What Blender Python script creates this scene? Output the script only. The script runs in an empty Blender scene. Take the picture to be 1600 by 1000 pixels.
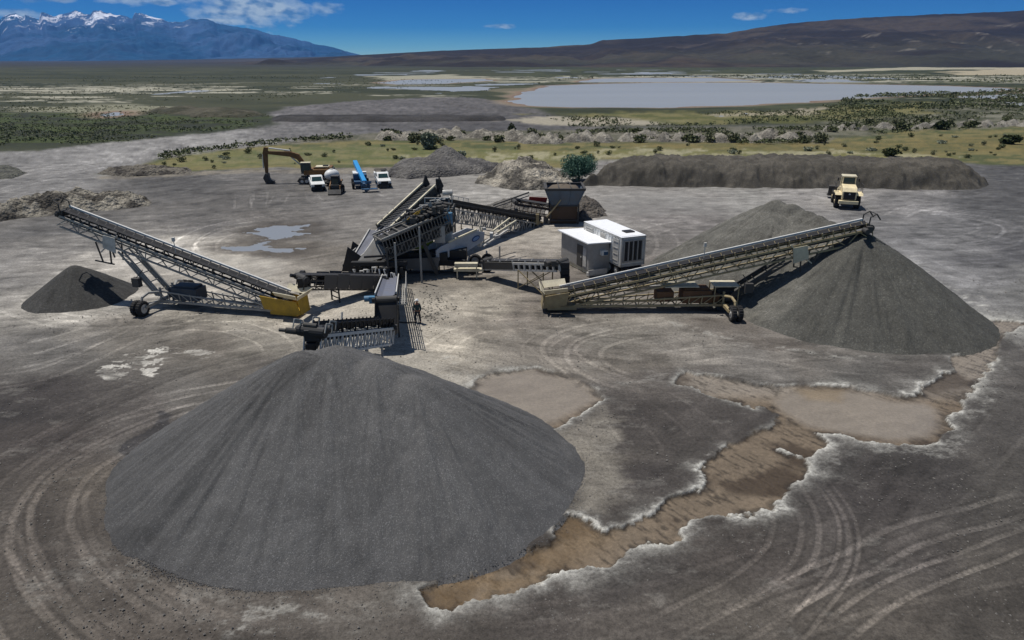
import bpy, math, random
import numpy as np
from mathutils import Vector, Matrix
# ---------------------------------------------------------------- camera, sky, sun
SC = bpy.context.scene
COL = SC.collection
FPX = 1067.0; CH = 18.0; PITCH = math.atan(407/FPX)
CP, SP = math.cos(PITCH), math.sin(PITCH)
cd = bpy.data.cameras.new('camera'); cam = bpy.data.objects.new('camera', cd); COL.objects.link(cam)
cam.location = (0, 0, CH); cam.rotation_euler = (math.pi/2-PITCH, 0, 0)
cd.sensor_width = 36; cd.lens = 36*FPX/1600; cd.clip_start = 0.5; cd.clip_end = 80000
SC.camera = cam
SC.view_settings.view_transform = 'Standard'; SC.view_settings.look = 'None'
SC.view_settings.gamma = 1; SC.view_settings.exposure = 0.0
SUNV = Vector((-0.29, 0.19, 1)).normalized()
SUN_EL = math.asin(SUNV.z); SUN_AZ = math.atan2(SUNV.x, SUNV.y)
sl = bpy.data.lights.new('sun', 'SUN'); sl.energy = 4.4; sl.angle = math.radians(0.5); sl.color = (1, .965, .91)
so = bpy.data.objects.new('sun', sl); COL.objects.link(so)
so.rotation_euler = (-SUNV).to_track_quat('-Z', 'Y').to_euler()

world = bpy.data.worlds.new('World'); SC.world = world; world.use_nodes = True
wn = world.node_tree; wn.nodes.clear()
def N(nt, t, **k):
    n = nt.nodes.new(t)
    for a, b in k.items(): setattr(n, a, b)
    return n
def mth(nt, op, a, b=None, c=None, clamp=False):
    n = N(nt, 'ShaderNodeMath', operation=op); n.use_clamp = clamp
    for i, v in enumerate((a, b, c)):
        if v is None: continue
        if isinstance(v, (int, float)): n.inputs[i].default_value = v
        else: nt.links.new(v, n.inputs[i])
    return n.outputs[0]
def ramp(nt, fac, stops, interp='LINEAR'):
    r = N(nt, 'ShaderNodeValToRGB'); r.color_ramp.interpolation = interp
    e = r.color_ramp.elements
    while len(e) < len(stops): e.new(0.5)
    for x, (p, c) in zip(e, stops):
        x.position = p; x.color = (c, c, c, 1) if isinstance(c, (int, float)) else (*c, 1)
    nt.links.new(fac, r.inputs[0]); return r.outputs[0]
def mix(nt, fac, a, b, blend='MIX'):
    m = N(nt, 'ShaderNodeMix', data_type='RGBA', blend_type=blend)
    for i, v in ((0, fac), (6, a), (7, b)):
        if isinstance(v, (int, float)): m.inputs[i].default_value = v
        elif isinstance(v, tuple): m.inputs[i].default_value = (*v, 1)
        else: nt.links.new(v, m.inputs[i])
    return m.outputs[2]
def srgb(r, g, b):
    f = lambda c: (c/255/12.92 if c/255 <= .04045 else ((c/255+.055)/1.055)**2.4)
    return (f(r), f(g), f(b))
def build_world():
    nt = wn
    sky = N(nt, 'ShaderNodeTexSky', sky_type='NISHITA'); sky.sun_disc = False
    sky.sun_elevation = SUN_EL; sky.sun_rotation = SUN_AZ
    sky.altitude = 1900; sky.air_density = 1.0; sky.dust_density = 0.3; sky.ozone_density = 3.0
    tc = N(nt, 'ShaderNodeTexCoord'); sx = N(nt, 'ShaderNodeSeparateXYZ'); nt.links.new(tc.outputs['Generated'], sx.inputs[0])
    az = mth(nt, 'ARCTAN2', sx.outputs[0], sx.outputs[1])        # 0 = straight ahead, radians
    el = mth(nt, 'ARCSINE', sx.outputs[2])
    # deepening blue above the horizon: a polarised, dry high-desert sky
    tint = ramp(nt, mth(nt, 'MULTIPLY', el, 1/0.8, clamp=True),
                [(0, (.60, .95, 1.05)), (.018, (.34, .74, 1.02)), (.05, (.11, .45, .88)), (.1, (.05, .31, .70)), (.2, (.45, .62, .82)), (.4, (1.0, .92, .84))])
    base = mix(nt, 1.0, sky.outputs[0], tint, 'MULTIPLY')
    # cumulus: noise in azimuth / elevation, gathered where the clouds stand
    cx = N(nt, 'ShaderNodeCombineXYZ'); nt.links.new(mth(nt, 'MULTIPLY', az, 22.0), cx.inputs[0])
    nt.links.new(mth(nt, 'MULTIPLY', el, 44.0), cx.inputs[1])
    n1 = N(nt, 'ShaderNodeTexNoise'); n1.inputs['Scale'].default_value = 1.0; n1.inputs['Detail'].default_value = 9
    n1.inputs['Roughness'].default_value = .58; nt.links.new(cx.outputs[0], n1.inputs['Vector'])
    cov = None
    # azimuth, elevation (degrees), half sizes, strength
    for a, e, wa, we, s in [(-35, 4.1, 7, .5, .85), (-29.5, 4.3, 3, .45, .75), (-19, 3.4, 4.4, 1.1, .62), (-22.5, 4.2, 2.2, .6, .55), (-25, 3.7, 1.0, .3, .62), (-27, 4.0, 1.2, .35, .62), (-21, 2.55, 2.2, .3, .6), (-31, 3.7, 1.2, .25, .6),
                            (-27, 3.8, 3, .7, .42), (-1, 2.4, 1.5, .25, .40), (20.5, 3.3, 1.4, .3, .5), (17.5, 2.9, 1.2, .3, .44), (-35.5, 2.7, 4, .35, .46), (-14, 3.5, 1.6, .8, .42), (-10, 9, 14, 2.5, .4), (30, 12, 18, 3, .4), (-60, 8, 14, 5, .45), (70, 10, 20, 5, .4)]:
        da = mth(nt, 'POWER', mth(nt, 'MULTIPLY', mth(nt, 'SUBTRACT', az, math.radians(a)), 1/math.radians(wa)), 2)
        de = mth(nt, 'POWER', mth(nt, 'MULTIPLY', mth(nt, 'SUBTRACT', el, math.radians(e)), 1/math.radians(we)), 2)
        g = mth(nt, 'MULTIPLY', mth(nt, 'EXPONENT', mth(nt, 'MULTIPLY', mth(nt, 'ADD', da, de), -1.0)), s)
        cov = g if cov is None else mth(nt, 'MAXIMUM', cov, g)
    d = mth(nt, 'SUBTRACT', mth(nt, 'ADD', cov, n1.outputs[0]), 0.70)
    al = ramp(nt, d, [(0, 0), (.10, .45), (.30, .95)])
    n2 = N(nt, 'ShaderNodeTexNoise'); n2.inputs['Scale'].default_value = 2.3; n2.inputs['Detail'].default_value = 5
    nt.links.new(cx.outputs[0], n2.inputs['Vector'])
    cc = mix(nt, ramp(nt, n2.outputs[0], [(.36, 0), (.56, 1)]), (1.3, 2.8, 4.8), (6.0, 7.4, 8.2))
    # grey-blue underside of the cloud deck at far left
    dk = mth(nt, 'MULTIPLY', ramp(nt, mth(nt, 'MULTIPLY', mth(nt, 'ADD', az, math.radians(29.5)), -1/math.radians(3.5), clamp=True), [(0, 0), (1, 1)]),
             ramp(nt, mth(nt, 'MULTIPLY', mth(nt, 'SUBTRACT', el, math.radians(3.3)), 1/math.radians(.4), clamp=True), [(0, 0), (1, 1)]))
    cc = mix(nt, dk, cc, (0.35, 1.25, 2.6))
    fin = mix(nt, al, base, cc)
    bg = N(nt, 'ShaderNodeBackground'); bg.inputs[1].default_value = 0.085; nt.links.new(fin, bg.inputs[0])
    out = N(nt, 'ShaderNodeOutputWorld'); nt.links.new(bg.outputs[0], out.inputs[0])
build_world()

# ---------------------------------------------------------------- pixel -> place helpers
def ray(px, py):
    a = (px-800)/FPX; b = (500-py)/FPX
    return Vector((a, CP+b*SP, -SP+b*CP))
def G(px, py, z=0.0):
    d = ray(px, py); return Vector((0, 0, CH)) + d*((z-CH)/d.z)
def P(px, py, Y):                                # the point seen at px,py that lies Y metres out
    d = ray(px, py); return Vector((0, 0, CH)) + d*(Y/d.y)
def proj(x, y, z=0.0):
    zd = y*CP+(CH-z)*SP; u = y*SP-(CH-z)*CP
    return 800+FPX*x/zd, 500-FPX*u/zd
# ---------------------------------------------------------------- noise (numpy)
def vhash(ix, iy, seed):
    h = (ix.astype(np.int64)*374761393 + iy.astype(np.int64)*668265263 + seed*2147483647) & 0xffffffff
    h = ((h ^ (h >> 13))*1274126177) & 0xffffffff
    return ((h ^ (h >> 16)) & 0xffffff)/16777215.0
def vnoise(x, y, seed=0):
    ix = np.floor(x); iy = np.floor(y); fx = x-ix; fy = y-iy
    fx = fx*fx*fx*(fx*(fx*6-15)+10); fy = fy*fy*fy*(fy*(fy*6-15)+10)
    a = vhash(ix, iy, seed); b = vhash(ix+1, iy, seed); c = vhash(ix, iy+1, seed); d = vhash(ix+1, iy+1, seed)
    return (a*(1-fx)+b*fx)*(1-fy)+(c*(1-fx)+d*fx)*fy
def fbm(x, y, sc, oct=4, seed=0, gain=.5):      # returns about -1..1
    s = 0; a = 1; t = 0; f = 1/sc
    for i in range(oct):
        s = s+a*(vnoise(x*f+i*17.3, y*f-i*9.1, seed+i)*2-1); t += a; a *= gain; f *= 2.03
    return s/t*1.5
def sstep(a, b, x):
    t = np.clip((x-a)/(b-a), 0, 1); return t*t*(3-2*t)
def polyw(pts): return [tuple(G(*p)[:2]) for p in pts]
def sdf(poly, x, y):                              # negative inside
    n = len(poly); d = np.full(x.shape, 1e18); ins = np.zeros(x.shape, bool)
    for i in range(n):
        ax, ay = poly[i]; bx, by = poly[(i+1) % n]
        ex, ey = bx-ax, by-ay; t = np.clip(((x-ax)*ex+(y-ay)*ey)/(ex*ex+ey*ey+1e-12), 0, 1)
        d = np.minimum(d, (x-ax-ex*t)**2+(y-ay-ey*t)**2)
        if ay != by: ins ^= ((ay > y) != (by > y)) & (x < (bx-ax)*(y-ay)/(by-ay)+ax)
    d = np.sqrt(d); return np.where(ins, -d, d)
def spline(pts, n=8):
    P_ = [Vector(p) for p in pts]; P_ = [P_[0]*2-P_[1]]+P_+[P_[-1]*2-P_[-2]]; o = []
    for i in range(1, len(P_)-2):
        a, b, c, d = P_[i-1:i+3]
        for k in range(n):
            t = k/n; o.append(tuple(.5*((2*b)+(c-a)*t+(2*a-5*b+4*c-d)*t*t+(3*b-a-3*c+d)*t**3)))
    o.append(tuple(P_[-2])); return o
def linedist(pts, x, y):                          # distance, signed side distance, arc position
    d = np.full(x.shape, 1e18); sd = np.zeros(x.shape); L = np.zeros(x.shape); acc = 0
    for i in range(len(pts)-1):
        ax, ay = pts[i]; bx, by = pts[i+1]; ex, ey = bx-ax, by-ay; l = math.hypot(ex, ey)
        if l < 1e-9: continue
        t = np.clip(((x-ax)*ex+(y-ay)*ey)/(l*l), 0, 1)
        q = (x-ax-ex*t)**2+(y-ay-ey*t)**2; m = q < d
        d = np.where(m, q, d); sd = np.where(m, np.sign(ex*(y-ay)-ey*(x-ax))*np.sqrt(q), sd); L = np.where(m, acc+t*l, L)
        acc += l
    return np.sqrt(d), sd, L, acc
# ---------------------------------------------------------------- object helpers
def setp(o, label=None, cat=None, group=None, kind=None):
    if label: o['label'] = label
    if cat: o['category'] = cat
    if group: o['group'] = group
    if kind: o['kind'] = kind
    return o
def empty(name, loc=(0, 0, 0), rz=0, **k):
    o = bpy.data.objects.new(name, None); COL.objects.link(o); o.location = loc; o.rotation_euler = (0, 0, rz)
    o.empty_display_size = .5
    return setp(o, **k)
def mesh_np(name, V, Fq, mat, parent=None, attrs=None, smooth=True):
    me = bpy.data.meshes.new(name); nv = len(V); nf = len(Fq); k = Fq.shape[1]
    me.vertices.add(nv); me.vertices.foreach_set('co', np.ascontiguousarray(V, np.float32).ravel())
    me.loops.add(nf*k); me.loops.foreach_set('vertex_index', np.ascontiguousarray(Fq, np.int32).ravel())
    me.polygons.add(nf); me.polygons.foreach_set('loop_start', np.arange(0, nf*k, k, dtype=np.int32))
    me.polygons.foreach_set('use_smooth', np.full(nf, smooth))
    if attrs:
        for an, arr in attrs.items():
            if arr.ndim == 2:
                a = me.attributes.new(an, 'FLOAT_COLOR', 'POINT')
                a.data.foreach_set('color', np.ascontiguousarray(np.hstack([arr, np.ones((nv, 1))]), np.float32).ravel())
            else:
                a = me.attributes.new(an, 'FLOAT', 'POINT'); a.data.foreach_set('value', np.ascontiguousarray(arr, np.float32))
    me.update(calc_edges=True); me.materials.append(mat)
    o = bpy.data.objects.new(name, me); COL.objects.link(o)
    if parent: o.parent = parent
    return o
def gridfaces(nr, nc):
    i = np.arange((nr-1)*(nc-1)); r = i//(nc-1); c = i % (nc-1); a = r*nc+c
    return np.stack([a, a+1, a+nc+1, a+nc], 1)
KEXP = 1.42
def lin(c):                                       # what a sunlit level surface of this look has as base colour
    return np.array(srgb(*c))/KEXP*np.array((1.01, 1.0, .97))
# ---------------------------------------------------------------- earth materials
def earth_mat(name, grain=18.0, amt=.25, speck=0.0, bump=.3, bumpd=.03, rough=.92, speckscale=22.0, streak=None):
    m = bpy.data.materials.new(name); m.use_nodes = True; nt = m.node_tree; b = nt.nodes['Principled BSDF']
    at = N(nt, 'ShaderNodeAttribute', attribute_name='albedo'); wt = N(nt, 'ShaderNodeAttribute', attribute_name='wet')
    tc = N(nt, 'ShaderNodeTexCoord')
    n1 = N(nt, 'ShaderNodeTexNoise'); n1.inputs['Scale'].default_value = grain; n1.inputs['Detail'].default_value = 6; n1.inputs['Roughness'].default_value = .7
    nt.links.new(tc.outputs['Object'], n1.inputs['Vector'])
    n2 = N(nt, 'ShaderNodeTexNoise'); n2.inputs['Scale'].default_value = grain*.11; n2.inputs['Detail'].default_value = 8; n2.inputs['Roughness'].default_value = .65
    nt.links.new(tc.outputs['Object'], n2.inputs['Vector'])
    n3 = N(nt, 'ShaderNodeTexNoise'); n3.inputs['Scale'].default_value = grain*3.1; n3.inputs['Detail'].default_value = 3; n3.inputs['Roughness'].default_value = .75
    nt.links.new(tc.outputs['Object'], n3.inputs['Vector'])
    f1 = mth(nt, 'MULTIPLY_ADD', mth(nt, 'SUBTRACT', mth(nt, 'ADD', n1.outputs[0], mth(nt, 'MULTIPLY', n3.outputs[0], .8)), .9), amt*7, 1)
    f2 = mth(nt, 'MULTIPLY_ADD', mth(nt, 'SUBTRACT', n2.outputs[0], .5), amt*3.5, 1)
    f = mth(nt, 'MULTIPLY', f1, f2); hgt = mth(nt, 'ADD', mth(nt, 'ADD', n1.outputs[0], n2.outputs[0]), mth(nt, 'MULTIPLY', n3.outputs[0], .5))
    if speck:
        vo = N(nt, 'ShaderNodeTexVoronoi'); vo.inputs['Scale'].default_value = speckscale; nt.links.new(tc.outputs['Object'], vo.inputs['Vector'])
        sp = N(nt, 'ShaderNodeSeparateColor'); nt.links.new(vo.outputs['Color'], sp.inputs[0])
        g = ramp(nt, sp.outputs[0], [(0, .55), (.5, .85), (.85, 1.15), (1, 2.4)])
        f = mth(nt, 'MULTIPLY', f, mth(nt, 'ADD', mth(nt, 'MULTIPLY', g, speck), 1-speck))
        hgt = mth(nt, 'ADD', hgt, mth(nt, 'MULTIPLY', vo.outputs['Distance'], -1.5))
    dry = mth(nt, 'SUBTRACT', 1, mth(nt, 'MULTIPLY', wt.outputs['Fac'], .6))
    f = mth(nt, 'ADD', mth(nt, 'MULTIPLY', mth(nt, 'SUBTRACT', f, 1), dry), 1)
    vm = N(nt, 'ShaderNodeVectorMath', operation='SCALE'); nt.links.new(at.outputs['Color'], vm.inputs[0]); nt.links.new(f, vm.inputs['Scale'])
    nt.links.new(vm.outputs[0], b.inputs['Base Color'])
    nt.links.new(ramp(nt, wt.outputs['Fac'], [(0, rough), (.5, .6), (1, .32)]), b.inputs['Roughness'])
    b.inputs['Specular IOR Level'].default_value = .25
    bp = N(nt, 'ShaderNodeBump'); bp.inputs['Distance'].default_value = bumpd
    nt.links.new(mth(nt, 'MULTIPLY', dry, bump), bp.inputs['Strength'])
    nt.links.new(hgt, bp.inputs['Height']); nt.links.new(bp.outputs[0], b.inputs['Normal'])
    return m
M_GROUND = earth_mat('packed_dirt', 6.0, .26, bump=.7, bumpd=.06)
M_GRAVEL = earth_mat('crushed_gravel', 16.0, .07, speck=.45, bump=.45, bumpd=.03, speckscale=27.0)
M_FINES = earth_mat('gravel_fines', 6.0, .20, speck=.35, bump=.4, bumpd=.05, speckscale=15.0)
M_SPOIL = earth_mat('spoil_earth', 2.2, .25, speck=.25, bump=.9, bumpd=.15, speckscale=3.0)
M_FAR = earth_mat('desert_slope', .02, .22, bump=0, bumpd=1.0)
# ---------------------------------------------------------------- ground
def sample_field(X, Y, samples, p=3.6):
    """soil tones set down at known spots and blended between them"""
    px, py = proj(X+.05*Y*fbm(X, Y, 7, 5, 1)+.3*fbm(X, Y, 1.5, 3, 4), Y+.05*Y*fbm(X, Y, 6, 5, 2)+.3*fbm(X, Y, 1.2, 3, 6)); py = np.clip(py, 100, 1100); px = np.clip(px, -600, 2200)
    num = np.zeros(X.shape+(3,)); den = np.zeros(X.shape)
    for (sx, sy, c) in samples:
        k = 1.0+260.0/max(40, sy-80)
        w = 1/((((px-sx)/1.6)**2+((py-sy)*k)**2)+160)**(p/2)
        num += w[..., None]*np.array(srgb(*c)); den += w
    return num/den[..., None]
# (px, py, look of the dry sunlit soil there)
SOIL = [
 (30,980,(92,87,82)),(100,880,(88,83,79)),(40,700,(84,79,77)),(150,760,(104,98,92)),(100,620,(80,76,75)),(200,640,(96,92,90)),(300,620,(112,109,106)),
 (60,540,(112,110,108)),(180,520,(118,114,109)),(300,540,(112,107,101)),(400,540,(132,128,121)),(420,590,(110,106,102)),(20,640,(70,67,67)),
 (250,980,(98,92,87)),(400,970,(88,83,79)),(560,960,(112,107,102)),(700,985,(92,87,83)),(880,960,(92,87,84)),(1000,920,(84,80,78)),(1000,990,(96,91,87)),
 (1150,870,(88,83,80)),(1150,980,(98,93,88)),(1350,960,(96,91,86)),(1550,970,(88,84,80)),(1400,860,(86,82,80)),(1560,880,(92,88,84)),(1350,760,(82,78,77)),(1560,760,(92,89,86)),
 (1580,680,(92,89,87)),(1450,740,(78,75,74)),(1000,740,(82,78,77)),(1000,660,(84,80,78)),(1100,660,(86,82,80)),(930,720,(120,115,108)),(1060,600,(104,99,96)),(1180,640,(84,80,79)),
 (980,560,(118,113,107)),(1100,540,(128,124,119)),(900,540,(118,113,108)),(1200,570,(118,115,112)),(1350,580,(106,104,102)),(1250,560,(118,114,110)),(820,540,(124,119,113)),(1450,575,(100,97,95)),
 (740,520,(122,117,110)),(800,480,(124,118,112)),(720,470,(160,154,144)),(680,540,(168,162,152)),(640,590,(165,160,150)),(560,500,(172,166,156)),(700,580,(150,145,137)),(560,480,(178,172,162)),
 (500,420,(128,123,117)),(420,440,(158,153,146)),(360,410,(174,169,161)),(250,400,(168,164,158)),(100,380,(116,114,112)),(60,500,(148,145,140)),(20,440,(132,130,128)),(170,480,(150,147,142)),(350,500,(136,132,125)),
 (300,350,(104,102,101)),(100,360,(96,95,95)),(450,350,(106,103,101)),(540,350,(124,121,118)),(400,310,(108,106,105)),(560,310,(122,120,119)),(300,290,(98,97,97)),(50,290,(126,125,125)),(480,390,(112,107,101)),
 (150,250,(140,139,139)),(350,215,(142,141,141)),(30,250,(132,131,131)),(480,205,(118,117,118)),(600,200,(100,99,101)),(750,200,(88,87,89)),(600,170,(104,102,104)),(480,180,(112,110,112)),(700,190,(90,88,90)),
 (700,300,(146,144,141)),(800,310,(150,148,145)),(640,300,(130,128,127)),(740,370,(160,154,146)),(820,360,(156,151,144)),(800,400,(148,142,135)),(1000,300,(142,140,138)),(1150,305,(146,145,143)),(950,340,(138,136,134)),
 (1050,340,(124,121,120)),(1020,390,(104,101,99)),(1100,360,(110,107,106)),(1280,310,(148,146,145)),(1420,320,(126,125,126)),(1560,320,(92,92,94)),(1480,350,(112,112,114)),(1570,400,(88,88,91)),(1450,400,(122,122,124)),(1520,440,(124,124,126)),(1590,450,(110,110,110)),
 (1000,430,(112,107,104)),(700,440,(130,124,116)),(850,440,(118,112,107)),(950,520,(128,124,118)),(1580,290,(92,92,94)),(650,450,(158,152,142))]
TRACKS = [ # px points, rut half spacing, rut half width, strength
 ([(365,618),(250,643),(150,682),(60,735),(12,790),(0,840),(15,900),(50,960),(85,1010)], 1.05, .28, .55),
 ([(352,632),(270,655),(180,695),(110,740),(68,800),(72,860),(110,920),(165,968),(220,1010)], 1.05, .28, .6),
 ([(330,655),(250,675),(160,720),(100,775),(98,850),(135,915),(200,965),(270,1010)], 1.0, .22, .3),
 ([(420,600),(330,615),(230,632),(130,665),(40,712),(-30,770)], 1.1, .3, .4), ([(430,575),(330,590),(200,618),(80,660),(0,700)], 1.1, .28, .22),
 ([(300,690),(215,735),(150,800),(150,870),(200,930),(290,980),(400,1010)], 1.0, .22, .3), ([(-40,800),(-10,860),(30,930),(90,1010)], .9, .22, .35),
 ([(640,990),(800,985),(960,960),(1120,915),(1300,850),(1450,790),(1620,720)], 1.0, .26, .2), ([(1130,1010),(1250,960),(1400,915),(1640,870)], .8, .22, .35), ([(700,1010),(900,1000),(1100,960)], .9, .24, .2),
 ([(1040,560),(1150,548),(1300,570),(1420,575),(1480,560)], 1.0, .28, .3), ([(1000,545),(1120,528),(1250,548)], 1.0, .28, .25), ([(1420,400),(1500,430),(1600,440)], 1.1, .35, .3), ([(1390,340),(1450,322),(1600,325)], 1.2, .4, .35),
 ([(0,470),(100,500),(250,500),(360,498)], 1.1, .3, .35), ([(0,555),(100,530),(160,508),(140,495),(60,490)], 1.1, .3, .3), ([(660,560),(720,520),(800,505),(900,500)], 1.0, .26, .25), ([(480,560),(420,555),(330,560)], .9, .24, .2),
 ([(1000,420),(1040,395),(1030,360),(960,335)], 1.1, .32, .3), ([(700,300),(640,330),(560,345),(500,350)], 1.2, .34, .25),
 ([(-60,860),(-20,900),(10,950),(50,1015)], 1.0, .26, .5),
 ([(-40,598),(60,585),(130,560),(180,535),(230,512)], 1.0, .3, .45),
 ([(-40,575),(60,560),(120,540),(170,520)], 1.0, .35, .3),
 ([(220,515),(300,508),(370,512),(420,528),(440,550)], 1.0, .2, .5),
 ([(300,512),(400,508),(450,520)], 1.0, .2, .35),
 ([(990,610),(935,590),(890,565),(872,545),(885,528),(930,514),(990,508)], 1.1, .28, .42),
 ([(1010,600),(960,592),(922,570),(912,550),(930,532),(980,520),(1060,512)], 1.1, .3, .4),
 ([(840,560),(838,540),(870,520),(920,505)], .9, .2, .35),
 ([(1222,780),(1232,830),(1205,880),(1140,930),(1060,975),(980,1010)], .55, .2, .5),
 ([(1250,735),(1290,790),(1302,850),(1280,905),(1200,955),(1120,1000)], .55, .2, .5),
 ([(1270,735),(1312,790),(1326,850),(1305,915),(1240,990),(1200,1020)], .35, .14, .55),
 ([(1640,780),(1540,803),(1440,830),(1340,880),(1240,925),(1170,960)], .6, .25, .6),
 ([(1640,830),(1550,862),(1460,895),(1360,950),(1280,1010)], .45, .2, .75),
 ([(1600,640),(1540,700),(1480,760),(1400,800)], .9, .2, .18),
 ([(292,398),(288,380),(318,360),(380,345),(470,338)], 1.1, .3, .55),
 ([(318,398),(325,378),(360,362),(420,352)], 1.1, .3, .4),
 ([(-40,310),(60,282),(150,262),(260,242),(420,212)], 1.2, .5, .35),
 ([(-40,290),(80,262),(200,244),(340,228)], 1.2, .5, .3),
 ([(0,340),(40,305),(120,285),(250,275),(420,270)], 1.2, .4, .22),
 ([(380,308),(379,325)], 1.0, .25, .7), ([(440,305),(432,318)], 1.0, .25, .6), ([(408,300),(405,325)], .9, .22, .5),
 ([(487,300),(492,312),(515,318)], .85, .18, .5), ([(592,296),(620,310),(700,318)], .85, .2, .3),
 ([(1620,345),(1560,338),(1480,330),(1380,320)], 1.2, .4, .35),
 ([(1420,380),(1500,374),(1545,362),(1540,350),(1480,342)], 1.2, .4, .35),
 ([(1450,385),(1540,385),(1580,370),(1575,352),(1500,336),(1400,330)], 1.1, .35, .3),
 ([(1000,365),(1060,350),(1140,345)], 1.2, .4, .3), ([(1390,360),(1480,358),(1600,372)], 1.2, .4, .25),
 ([(620,310),(760,300),(900,300),(1100,306),(1300,300),(1600,306)], 1.4, .5, .25),
 ([(0,420),(120,400),(260,385),(350,380)], 1.2, .4, .25), ([(0,400),(150,378),(300,352),(500,322)], 1.2, .4, .25),
 ([(700,450),(760,500),(820,560),(900,640)], 1.0, .25, .15), ([(1000,600),(1060,640),(1120,690)], .9, .2, .25), ([(960,640),(1000,690),(1010,740)], .9, .2, .2),
]
PONDS = [
 [(700,640),(735,606),(750,588),(772,583),(800,578),(835,573),(858,580),(900,592),(928,610),(944,622),(925,634),(900,646),(872,660),(845,668),(800,668),(740,655)],
 [(1196,622),(1215,608),(1262,602),(1330,604),(1395,619),(1448,623),(1478,638),(1484,668),(1462,687),(1400,692),(1330,682),(1258,668),(1235,655),(1210,640)],
 [(1545,500),(1600,505),(1570,520),(1556,540),(1540,570),(1512,608),(1482,650),(1440,640),(1425,618),(1470,598),(1500,565),(1505,545),(1540,520)],
 [(1112,706),(1160,692),(1205,690),(1250,722),(1256,736),(1215,765),(1204,796),(1100,802),(1050,832),(962,872),(852,902),(762,930),(702,948),(652,930),(690,905),(760,885),(850,850),(900,810),(940,828),(1000,816),(1052,782),(1112,762),(1104,732)],
 [(1255,672),(1290,690),(1255,705),(1210,700),(1150,700),(1180,682),(1215,672),(1222,650)],
 [(1080,585),(1130,590),(1180,600),(1215,612),(1205,640),(1160,625),(1100,608),(1060,598)],
]
CRUST = [ # px polyline, reach in metres, strength
 ([(652,924),(668,948),(705,960),(742,950),(790,926),(880,902),(960,882),(1030,852),(1080,822),(1130,806),(1212,797)], .55, 1),
 ([(760,948),(830,925),(920,905),(1000,880)], .7, .5),
 ([(898,806),(940,828),(1000,814),(1052,780),(1112,758),(1102,735),(1116,712)], .5, 1),
 ([(1255,712),(1275,725),(1310,705),(1290,690)], 1.0, .75), ([(1255,712),(1250,690),(1300,695),(1360,705),(1420,704),(1480,700),(1502,686),(1490,660),(1500,648),(1525,640),(1552,622)], .7, .85),
 ([(1330,604),(1372,614),(1412,618),(1448,600),(1490,572),(1502,558)], .8, .95),
 ([(1560,590),(1545,620),(1575,560)], .5, .4),
 ([(960,598),(1040,596),(1100,610),(1160,625),(1205,642),(1222,660)], .5, .55), ([(1000,588),(1080,580),(1150,590),(1210,605),(1330,602)], .5, .5),
 ([(752,585),(790,578),(830,572)], .5, .55), ([(856,668),(905,650),(945,632)], .5, .8), ([(700,560),(730,600),(712,625)], 1.2, .6),
 ([(1050,505),(1110,520),(1190,540),(1300,556),(1400,560),(1470,552)], .6, .35),
 ([(1385,400),(1440,440),(1500,470),(1560,495)], 3.0, .5), ([(1480,462),(1520,478),(1555,492)], 1.8, .7),
 ([(100,905),(170,880),(215,905),(330,935)], 1.5, .15), ([(380,965),(480,955),(560,965)], 1.0, .35),
]
PATCH = [ # polygon, look, feather m, edge noise m, strength, break-up
 ([(225,545),(262,540),(258,560),(240,595),(222,585),(232,568)], (216,212,204), .08, .35, .95, .3),
 ([(150,578),(180,568),(205,580),(190,600),(165,595)], (210,206,198), .08, .5, .9, .5),
 ([(185,552),(235,548),(330,545),(320,560),(240,566)], (196,192,184), .12, 1.1, .7, .8),
 ([(185,690),(200,735),(215,725),(205,700)], (96,94,92), .5, .6, .5, 0),
 ([(195,720),(197,690),(240,668),(250,645),(268,650),(262,680),(215,715)], (56,55,57), .08, .35, .8, .2),
 ([(858,672),(944,636),(962,640),(970,700),(958,760),(930,800),(898,806),(912,760),(900,710)], (150,144,134), .8, 1.2, .75, .25),
 ([(610,565),(640,545),(690,560),(740,590),(740,620),(690,600)], (182,176,166), .8, 1.2, .6, .2),
 ([(925,335),(1060,330),(1180,328),(1060,300),(930,305)], (152,150,147), 3, 3, .5, .2),
 ([(395,400),(442,405),(430,440),(350,450),(250,420),(180,400),(290,388)], (176,171,163), 1.5, 2, .6, .1),
 ([(520,470),(590,440),(680,450),(700,500),(660,560),(560,545),(500,520)], (178,172,161), 1.5, 2, .55, .1),
 ([(1165,495),(1240,530),(1300,552),(1180,540),(1080,510),(1060,495)], (92,84,78), .5, 1, .5, .2),
 ([(60,910),(160,870),(420,940),(640,940),(640,975),(300,990),(120,960)], (112,106,100), 1.0, 1.5, .5, .2),
 ([(420,395),(560,420),(520,440),(440,430),(460,412)], (132,126,118), 1, 1, .5, .2),
 ([(620,440),(740,450),(700,465),(640,470)], (104,99,93), .8, 1.4, .5, .4),
]
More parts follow.
